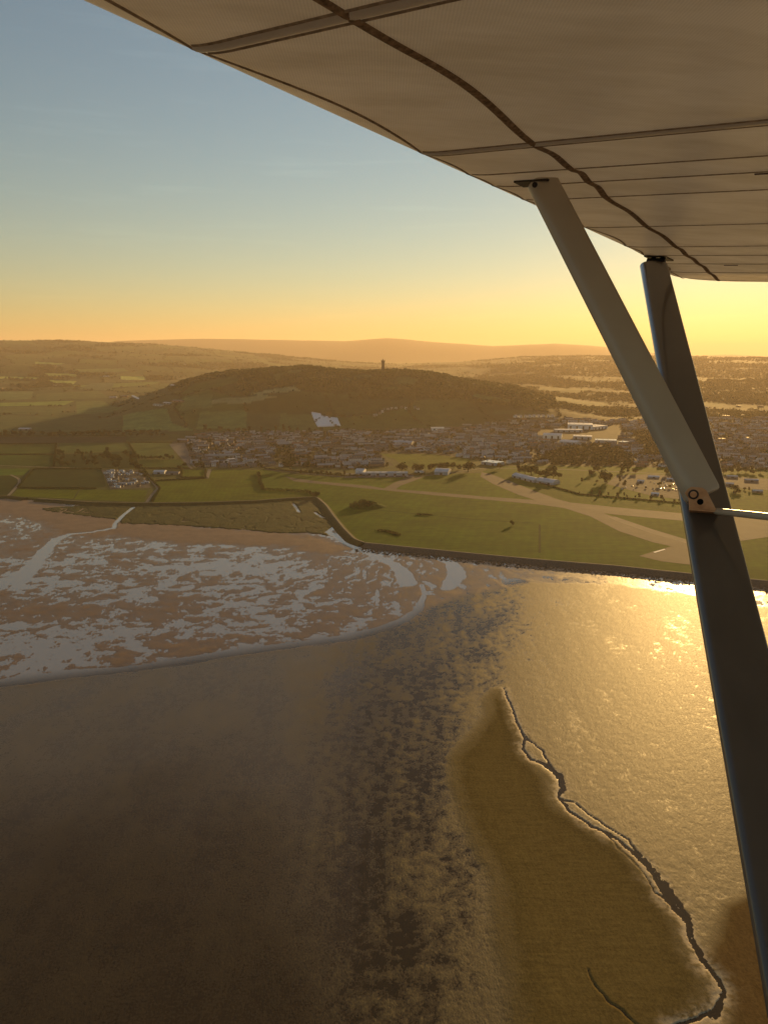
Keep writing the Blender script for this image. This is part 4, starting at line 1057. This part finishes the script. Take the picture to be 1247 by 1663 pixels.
# parked cars
def car_mesh(paint):
    m = MB(); P = [(-2.1, .35), (-2.15, .8), (-1.5, .95), (-.9, 1.42), (.7, 1.45), (1.35, .98), (2.05, .85), (2.1, .35)]
    m.loft([[(x, -.85, z) for x, z in P], [(x, -.9 + .12 * (z > 1), z) for x, z in P], [(x, .9 - .12 * (z > 1), z) for x, z in P], [(x, .85, z) for x, z in P]])
    for x in (-1.3, 1.3):
        for y in (-.8, .8):
            m.loft([[(x + .33 * math.cos(t), y - .1, .33 + .33 * math.sin(t)) for t in np.arange(10) * .628], [(x + .33 * math.cos(t), y + .1, .33 + .33 * math.sin(t)) for t in np.arange(10) * .628]], 1)
    m.box(-1.0, .9, -.91, -.9, 1.0, 1.3, 1); m.box(-1.0, .9, .9, .91, 1.0, 1.3, 1)
    return m.build('parked_car', [paint, M_WIN], data_only=True)
CARS = [car_mesh(simple(nm, c, .03, 1, .22, .6, world=False)) for nm, c in (('car_white', (.75, .75, .74)), ('car_silver', (.45, .46, .47)), ('car_dark', (.05, .05, .06)), ('car_blue', (.06, .1, .2)))]
def car(px, py, group, label):
    x, y = gp(px, py, ZL); o = bpy.data.objects.new('parked_car', R2.choice(CARS)); COL.objects.link(o); o.location = (x, y, ZL + .3); o.rotation_euler.z = R2.uniform(0, 6.28); tag(o, label, 'car', group)
for i in range(16): car(600 + i * 4.1, 774.2 + R2.uniform(-.5, .5), 'cars by the long low building', 'small parked car in front of the long low airfield building')
for i in range(26): car(1000 + R2.random() * 110, 782 + R2.random() * 16, 'cars in the works yard', 'parked car in the works yard beyond the runway')

# ------------------------------------------------------------------ tower on the hill
def tower():
    t = hit(622, 604); r_c = 3085.; d = ray(622, 602); k = r_c / math.hypot(d[0], d[1]); x, y = d[0] * k, d[1] * k; z = float(terrain(x, y))
    r_ = empty('hill_tower', (x, y, z), 'tall dark stone lookout tower with a pointed roof on the hilltop', 'tower')
    st = simple('tower_stone', (.06, .05, .04), .25, .4, .9, .2, world=False)
    m = MB(); w_, H = 6.0, 37.0; r_.location.z += 5
    m.loft([[(-w_ - 1, -w_ - 1, -9), (w_ + 1, -w_ - 1, -9), (w_ + 1, w_ + 1, -9), (-w_ - 1, w_ + 1, -9)], [(-w_ - .3, -w_ - .3, 4), (w_ + .3, -w_ - .3, 4), (w_ + .3, w_ + .3, 4), (-w_ - .3, w_ + .3, 4)], [(-w_, -w_, H), (w_, -w_, H), (w_, w_, H), (-w_, w_, H)]])
    m.box(-w_ - .8, w_ + .8, -w_ - .8, w_ + .8, H, H + 1.6)
    for k in range(4):
        for s_ in (-1, 1):
            m.box(-5.6 + k * 3.2, -4.0 + k * 3.2, s_ * 5.6 - .35, s_ * 5.6 + .35, H + 1.6, H + 3); m.box(s_ * 5.6 - .35, s_ * 5.6 + .35, -5.6 + k * 3.2 + .05, -4.0 + k * 3.2 - .05, H + 1.61, H + 2.9)
    m.build('wall', [st], r_)
    m = MB(); n_ = 12
    for sx, sy in ((1, 1), (-1, 1), (1, -1), (-1, -1)):
        m = MB(); cx, cy = sx * 6.2, sy * 6.2
        ring = lambda R, z_: [(cx + R * math.cos(t), cy + R * math.sin(t), z_) for t in np.arange(8) * .785]
        m.loft([ring(1.5, H - 4), ring(1.7, H - 2), ring(1.7, H + 4), ring(.05, H + 8)]); m.build('turret', [st], r_)
    m = MB(); q = 4.3
    m.loft([[(-q, -q, H + 1.6), (q, -q, H + 1.6), (q, q, H + 1.6), (-q, q, H + 1.6)], [(-.15, -.15, H + 11.5), (.15, -.15, H + 11.5), (.15, .15, H + 11.5), (-.15, .15, H + 11.5)]]); m.build('roof', [simple('tower_slate', (.07, .065, .06), .2, .4, .7, .3, world=False)], r_)
    for zz in (10, 19, 28):
        m = MB(); m.box(-.8, .8, -w_ - .42, -w_ + .5, zz, zz + 2.6); m.build('window', [M_WIN], r_)
    m = MB(); m.box(-1.2, 1.2, -w_ - .6, -w_ + .3, 0, 3.2); m.build('door', [M_WIN], r_)
tower()

# ------------------------------------------------------------------ the aircraft
CH = ray(-1141, 428); SP = ray(1472, 610); SP = SP - CH * (SP @ CH); SP /= np.linalg.norm(SP)
NN = np.cross(CH, SP); NN *= np.sign(NN[2]); HW = .45
def wpt(s, c, h=0.0): return SP * s + CH * c + NN * (HW + h)          # relative to the aircraft's origin (the eye point in the cabin)
def at(px, py, t): return ray(px, py) * t
air = empty('light_aircraft', tuple(CAM), 'cream fabric wing and grey bracing struts of a high-wing light aircraft', 'aircraft')

def fabric_mat():
    n = NT('wing_fabric'); v = n.obj()
    g = n.noise(v, 3.0, 4); wv = n.n('ShaderNodeTexNoise'); wv.inputs['Scale'].default_value = 260; n.l(v, wv.inputs['Vector'])
    col = n.ramp(g, [(.3, (.82, .78, .70)), (.7, (.87, .83, .75))])
    a1 = n.n('ShaderNodeTexWave'); a1.inputs['Scale'].default_value = 75; a1.inputs['Distortion'].default_value = 1.2; n.l(n.obj((.82, -.57, .1)), a1.inputs['Vector'])
    col = n.mix(col, n.ramp(a1.outputs['Fac'], [(.2, (.95, .95, .95)), (.8, (1.03, 1.03, 1.03))]), 1, 'MULTIPLY')
    st_ = n.noise(n.obj((1.2, 3.5, 1)), 2.2, 6, .65); col = n.mix(col, n.ramp(st_, [(.35, (.84, .82, .78)), (.62, (1.02, 1.02, 1.02))]), 1, 'MULTIPLY')
    n.bump(wv.outputs['Fac'], .0006, .6); n.set(col, .36, .5)
    t = n.n('ShaderNodeBsdfTranslucent'); n.l(col, t.inputs['Color'])
    ms = n.n('ShaderNodeMixShader'); ms.inputs[0].default_value = .5; n.l(n.b.outputs[0], ms.inputs[1]); n.l(t.outputs[0], ms.inputs[2]); n.l(ms.outputs[0], n.out.inputs['Surface'])
    return n.m
M_FAB = fabric_mat(); M_TAPE = simple('tape_brown', (.42, .34, .25), .35, 60, .9, .15, world=False); M_TAPE2 = simple('seam_brown', (.34, .25, .165), .5, 90, .95, .1, bump=.002, world=False)
M_BAND = simple('tape_cream', (.84, .80, .72), .06, 8, .35, .5, world=False)
M_RIM = simple('tip_rim', (.10, .06, .07), .2, 8, .4, .4, world=False)
RIBS = [-.45, .16, .926, 1.64, 1.88, 2.03, 2.23, 2.75, 3.25, 3.52, 3.82, 4.18, 4.60]
S_LE = [-.6, 3.4, 3.9, 4.2, 4.4, 4.5, 4.58, 4.63, 4.655]; C_LE = [1.107, 1.095, 1.12, 1.16, 1.19, 1.185, 1.15, 1.08, .98]
C_TE = -.75
def rib_phase(s):
    k = max(0, min(len(RIBS) - 2, int(np.searchsorted(RIBS, s)) - 1)); return max(0, min(1, (s - RIBS[k]) / (RIBS[k + 1] - RIBS[k])))
def low_h(s, c):
    """height of the lower skin above the wing's reference plane: nose curve, and sag of the fabric between ribs"""
    le = np.interp(s, S_LE, C_LE); u = max(0, (c - (le - .10)) / .10)
    sag = .007 * math.sin(math.pi * rib_phase(s)) ** 2 * min(1, max(0, (le - .05 - c) / .2))
    return .010 * u ** 2.2 + sag
def wing():
    ss = sorted(set(list(np.round(np.linspace(-.6, 4.4, 126), 3)) + RIBS[1:-1] + list(np.linspace(4.4, 4.655, 14))))
    cu = np.concatenate([np.linspace(0, .86, 44), np.linspace(.87, 1, 22)])
    rings = []
    for s in ss:
        le = float(np.interp(s, S_LE, C_LE)); tipk = 1 - .75 * float(sstep(4.3, 4.655, s)); low = []; top = []
        for u in cu:
            c = C_TE + (le - C_TE) * u; lh = low_h(s, c); low.append(wpt(s, c, lh))
            th = .19 * (math.sqrt(max(0, 1 - u)) * 1.5 * (1 - (1 - u) ** 1.0 * .0) if False else (2.9 * (1 - u) ** .5 * u ** 1.2 * .62)) * tipk + .004
            nose = .045 * max(0, 1 - (1 - u) / .05)
            top.append(wpt(s, c, max(lh + .003, th)))
        rings.append(low + top[::-1])
    m = MB(); m.loft(rings); o = m.build('wing', [M_FAB], air, True)
    return o
wg = wing()
def strip(name, pts, width, mat, parent, off=-.0025, dome=.002):
    """a tape lying on the underside: pts are (s, c)"""
    P = np.array(pts); t = np.gradient(P, axis=0); t /= np.hypot(*t.T)[:, None]; N = np.stack([t[:, 1], -t[:, 0]], 1)
    V = []
    for k, e in enumerate((-1, -.5, 0, .5, 1)):
        Q = P + N * width / 2 * e
        V.append([wpt(a_, b_, low_h(a_, b_) + off - dome * (1 - e * e)) for a_, b_ in Q])
    V = np.array(V); nr, na = V.shape[:2]
    return link(name, np_mesh(name, V.reshape(-1, 3), grid_quads(na, nr)), [mat], parent)
for s in RIBS[1:-1]:
    wide = s < 1.8; le = float(np.interp(s, S_LE, C_LE)) - .035
    cs = np.linspace(C_TE + .02, le, 90)
    if wide: strip('rib_band', [(s, c) for c in np.linspace(C_TE + .02, le + .012, 90)], .026, M_BAND, wg, -.0022, .004)
    for e in ((-.018, .018) if wide else (0,)):
        strip('rib_tape', [(s + e + .035 * (.7 - c) * (0 if wide else .6), c) for c in cs], .008 if wide else .0085, M_TAPE, wg)
# seam behind the leading edge, bowed between the ribs
pts = []
for s in np.linspace(-.55, 4.52, 300):
    le = float(np.interp(s, S_LE, C_LE)); k_ = max(0, min(len(RIBS) - 2, int(np.searchsorted(RIBS, s)) - 1)); pts.append((s, le - .016 - .058 * min(1, (RIBS[k_ + 1] - RIBS[k_]) / .7) * math.sin(math.pi * rib_phase(s)) ** .8))
strip('leading_edge_seam', pts, .011, M_TAPE, wg)
sb = [-.5, .3, .69, .80, .87, .923, 1.0, 1.138, 1.378, 1.645, 1.80, 1.964, 2.12, 2.286, 2.55, 2.862, 3.2, 3.54, 3.9, 4.3, 4.587]; cb = [.70, .74, .765, .75, .757, .762, .748, .742, .752, .79, .782, .789, .80, .83, .832, .854, .865, .893, .91, .945, .97]
sq = np.linspace(-.5, 4.587, 420); strip('spar_seam', list(zip(sq, np.convolve(np.pad(np.interp(sq, sb, cb), 14, mode='edge'), np.ones(29) / 29, 'valid'))), .021, M_TAPE2, wg, dome=.004)
# rim round the tip
rim = MB(); path = [(s, float(np.interp(s, S_LE, C_LE))) for s in np.linspace(4.3, 4.655, 18)] + [(4.655, c) for c in np.linspace(.97, C_TE, 40)]
rr_ = []
for s, c in path:
    p = wpt(s, c, .035); rr_.append([p + NN * .012 * math.cos(t) + (SP * .7 + CH * .3) * .010 * math.sin(t) for t in np.arange(8) * .785])
rim.loft(rr_); rim.build('tip_rim', [M_RIM], wg, True)
# drain slots and inspection rings
for s, c0, c1 in ((2.05, .39, .34), (3.86, .80, .74), (4.3, .65, .60)):
    strip('slot', [(s, c) for c in np.linspace(c0, c1, 8)], .012, M_RIM, wg, -.004, .003)

def paint_mat(name, c0, c1):
    n = NT(name); f = n.noise(n.obj(), 5, 3); n.bump(n.noise(n.obj(), 140, 2), .0002, .3)
    return n.set(n.ramp(f, [(.3, c0), (.7, c1)]), n.math('MULTIPLY_ADD', f, .08, False), .6)
M_STRUT_LIT = paint_mat('strut_paint_lit', (.46, .39, .30), (.52, .45, .35)); M_STRUT_SHADED = paint_mat('strut_paint_shaded', (.085, .068, .052), (.105, .085, .066))  # shade on the main strut and glint light on the jury strut painted in
for nd in list(M_STRUT_LIT.node_tree.nodes) + list(M_STRUT_SHADED.node_tree.nodes):
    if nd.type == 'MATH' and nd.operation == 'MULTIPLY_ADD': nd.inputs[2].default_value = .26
M_STRUT_SHADED.node_tree.nodes['Principled BSDF'].inputs['Coat Weight'].default_value = .6; M_STRUT_SHADED.node_tree.nodes['Principled BSDF'].inputs['Coat Roughness'].default_value = .12
def blade(name, p, q, c0, c1, thick, mat, parent, n_=26, cdir=None, tip=.02):
    """a streamlined tube: round nose towards the front, thin tail"""
    d = q - p; L = np.linalg.norm(d); d = d / L; c = (CH if cdir is None else cdir); c = c - d * (c @ d); c /= np.linalg.norm(c); k = np.cross(d, c); m = MB(); rings = []
    for u in [0, tip * .3, tip] + list(np.linspace(.08, .92, 10)) + [1 - tip, 1 - tip * .3, 1]:
        ch = c0 + (c1 - c0) * u; e = .86 if u in (0, 1) else (.95 if u in (tip * .3, 1 - tip * .3) else 1)
        ring = []
        for j in range(n_):
            a_ = 2 * math.pi * j / n_; x = math.cos(a_) * .5; y = math.sin(a_) * .5 * (1 + .55 * math.cos(a_)) / 1.2
            ring.append(p + d * L * u + c * x * ch * e + k * y * thick * e)
        rings.append(ring)
    m.loft(rings); return m.build(name, [mat], parent, True)
A0 = at(1060, 428, 3.66); G0 = at(1205, 1100, 1.52); dm = (G0 - A0) / np.linalg.norm(G0 - A0)
ms_ = blade('main_strut', A0, A0 + dm * 3.6, .115, .110, .036, M_STRUT_SHADED, air, 30, None, .006)
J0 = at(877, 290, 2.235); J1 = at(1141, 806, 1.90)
js_ = blade('jury_strut', J0, J1, .081, .086, .040, M_STRUT_LIT, air, 28, None, .01)
# fork and plate where the main strut meets the wing
pl = MB(); pc = (3.60, 1.045)
for (s0, s1, c0, c1, z0, z1) in ((3.52, 3.68, .985, 1.075, -.007, -.001),):
    pl.loft([[wpt(s0, c0, z0), wpt(s1, c0, z0), wpt(s1, c1, z0), wpt(s0, c1, z0)], [wpt(s0, c0, z1), wpt(s1, c0, z1), wpt(s1, c1, z1), wpt(s0, c1, z1)]])
M_DKM = simple('fitting_dark', (.05, .04, .035), .3, 20, .5, .5, metal=.5, world=False)
fk = pl.build('strut_plate', [M_DKM], air)
m = MB(); up_ = wpt(3.60, 1.03, -.004)
for e in (-.022, .022):
    p = up_ + CH * e; q = A0 + CH * e * .6 + dm * .05
    ring = lambda o_, R: [o_ + CH * R * math.cos(t) + SP * R * math.sin(t) for t in np.arange(8) * .785]
    m.loft([ring(p, .012), ring(q, .010)])
m.build('fork', [M_DKM], fk)
m = MB(); bc_ = (up_ + A0) / 2
m.loft([[bc_ - CH * .04 + (NN * math.cos(t) + SP * math.sin(t)) * .012 for t in np.arange(8) * .785], [bc_ + CH * .04 + (NN * math.cos(t) + SP * math.sin(t)) * .012 for t in np.arange(8) * .785]]); m.build('bolt', [M_DKM], fk)
m = MB(); jp = np.array([wpt(1.965, .985, -.006), wpt(2.03, .985, -.006), wpt(2.03, .885, -.006), wpt(1.965, .885, -.006)])
m.loft([jp, jp + NN * .005]); jpl = m.build('strut_plate', [M_DKM], air)
m = MB(); v_ = at(868, 300, 2.19); fv = -v_ / np.linalg.norm(v_); e1 = np.cross(fv, NN); e1 /= np.linalg.norm(e1); e2 = np.cross(e1, fv)
m.loft([[v_ + (e1 * math.cos(t) + e2 * math.sin(t)) * .008 for t in np.arange(10) * .628], [v_ + fv * .012 + (e1 * math.cos(t) + e2 * math.sin(t)) * .007 for t in np.arange(10) * .628]]); m.build('bolt', [M_DKM], jpl)
# bracket at the foot of the jury strut
n_ = NT('bracket_lit_paint'); f_ = n_.noise(n_.obj(), 40, 5); M_BRK = n_.set(n_.ramp(f_, [(.3, (.42, .19, .08)), (.55, (.62, .33, .16)), (.75, (.66, .42, .25))]), .55, .4)  # orange sunlight on the plate painted in with its worn, rusty paint
TB = 1.845
outl = [(1111, 801), (1116, 794), (1122, 790.5), (1140, 792), (1147, 797), (1163, 829), (1118, 825.5), (1117, 809)]
front = [at(a_, b_, TB) for a_, b_ in outl]; mid = at(1137, 810, TB); vn = -mid / np.linalg.norm(mid)
m = MB(); m.loft([[p - vn * .005 for p in front], [p for p in front], [p * .985 + mid * .015 + vn * .0015 for p in front]])
lipp = [at(1118, 825.5, TB), at(1163, 829, TB), at(1166, 832.5, TB + .05), at(1119, 830, TB + .05)]
m.loft([lipp, [p - UP * .004 for p in lipp]])
br_ = m.build('bracket', [M_BRK], air)
b1 = np.cross(vn, RI); b1 /= np.linalg.norm(b1); b2 = np.cross(b1, vn)
def disc(px, py, R, d0, d1, mat, name, inner=0):
    o_ = at(px, py, TB); m = MB(); a_ = np.arange(18) * 2 * math.pi / 18
    c_ = lambda r_, z_: [o_ + vn * z_ + (b1 * math.cos(t) + b2 * math.sin(t)) * r_ for t in a_]
    m.loft([c_(R, d0), c_(R, d1 * .8), c_(R * .85, d1)]); return m.build(name, [mat], br_, False)
disc(1125.5, 803, .0115, 0, .004, M_DKM, 'washer'); disc(1125.5, 803, .0075, .004, .011, M_BRK, 'bolt'); disc(1136.5, 815, .0072, .0, .0022, simple('hole_dark', (.006, .005, .004), .1, 5, .9, .1, world=False), 'hole')
# thin brace running aft from the bracket
p = at(1160, 830, TB + .01); q = at(1420, 858, 1.66); d_ = (q - p) / np.linalg.norm(q - p); u_ = np.cross(d_, NN); u_ /= np.linalg.norm(u_); w_ = np.cross(d_, u_)
m = MB(); m.loft([[p + d_ * k + (u_ * math.cos(t) + w_ * math.sin(t)) * r_ for t in np.arange(14) * .4488] for k, r_ in ((0, .006), (.004, .0078), (.3, .0085), (.62, .0085))]); m.build('brace_rod', [M_STRUT_LIT], air, True)
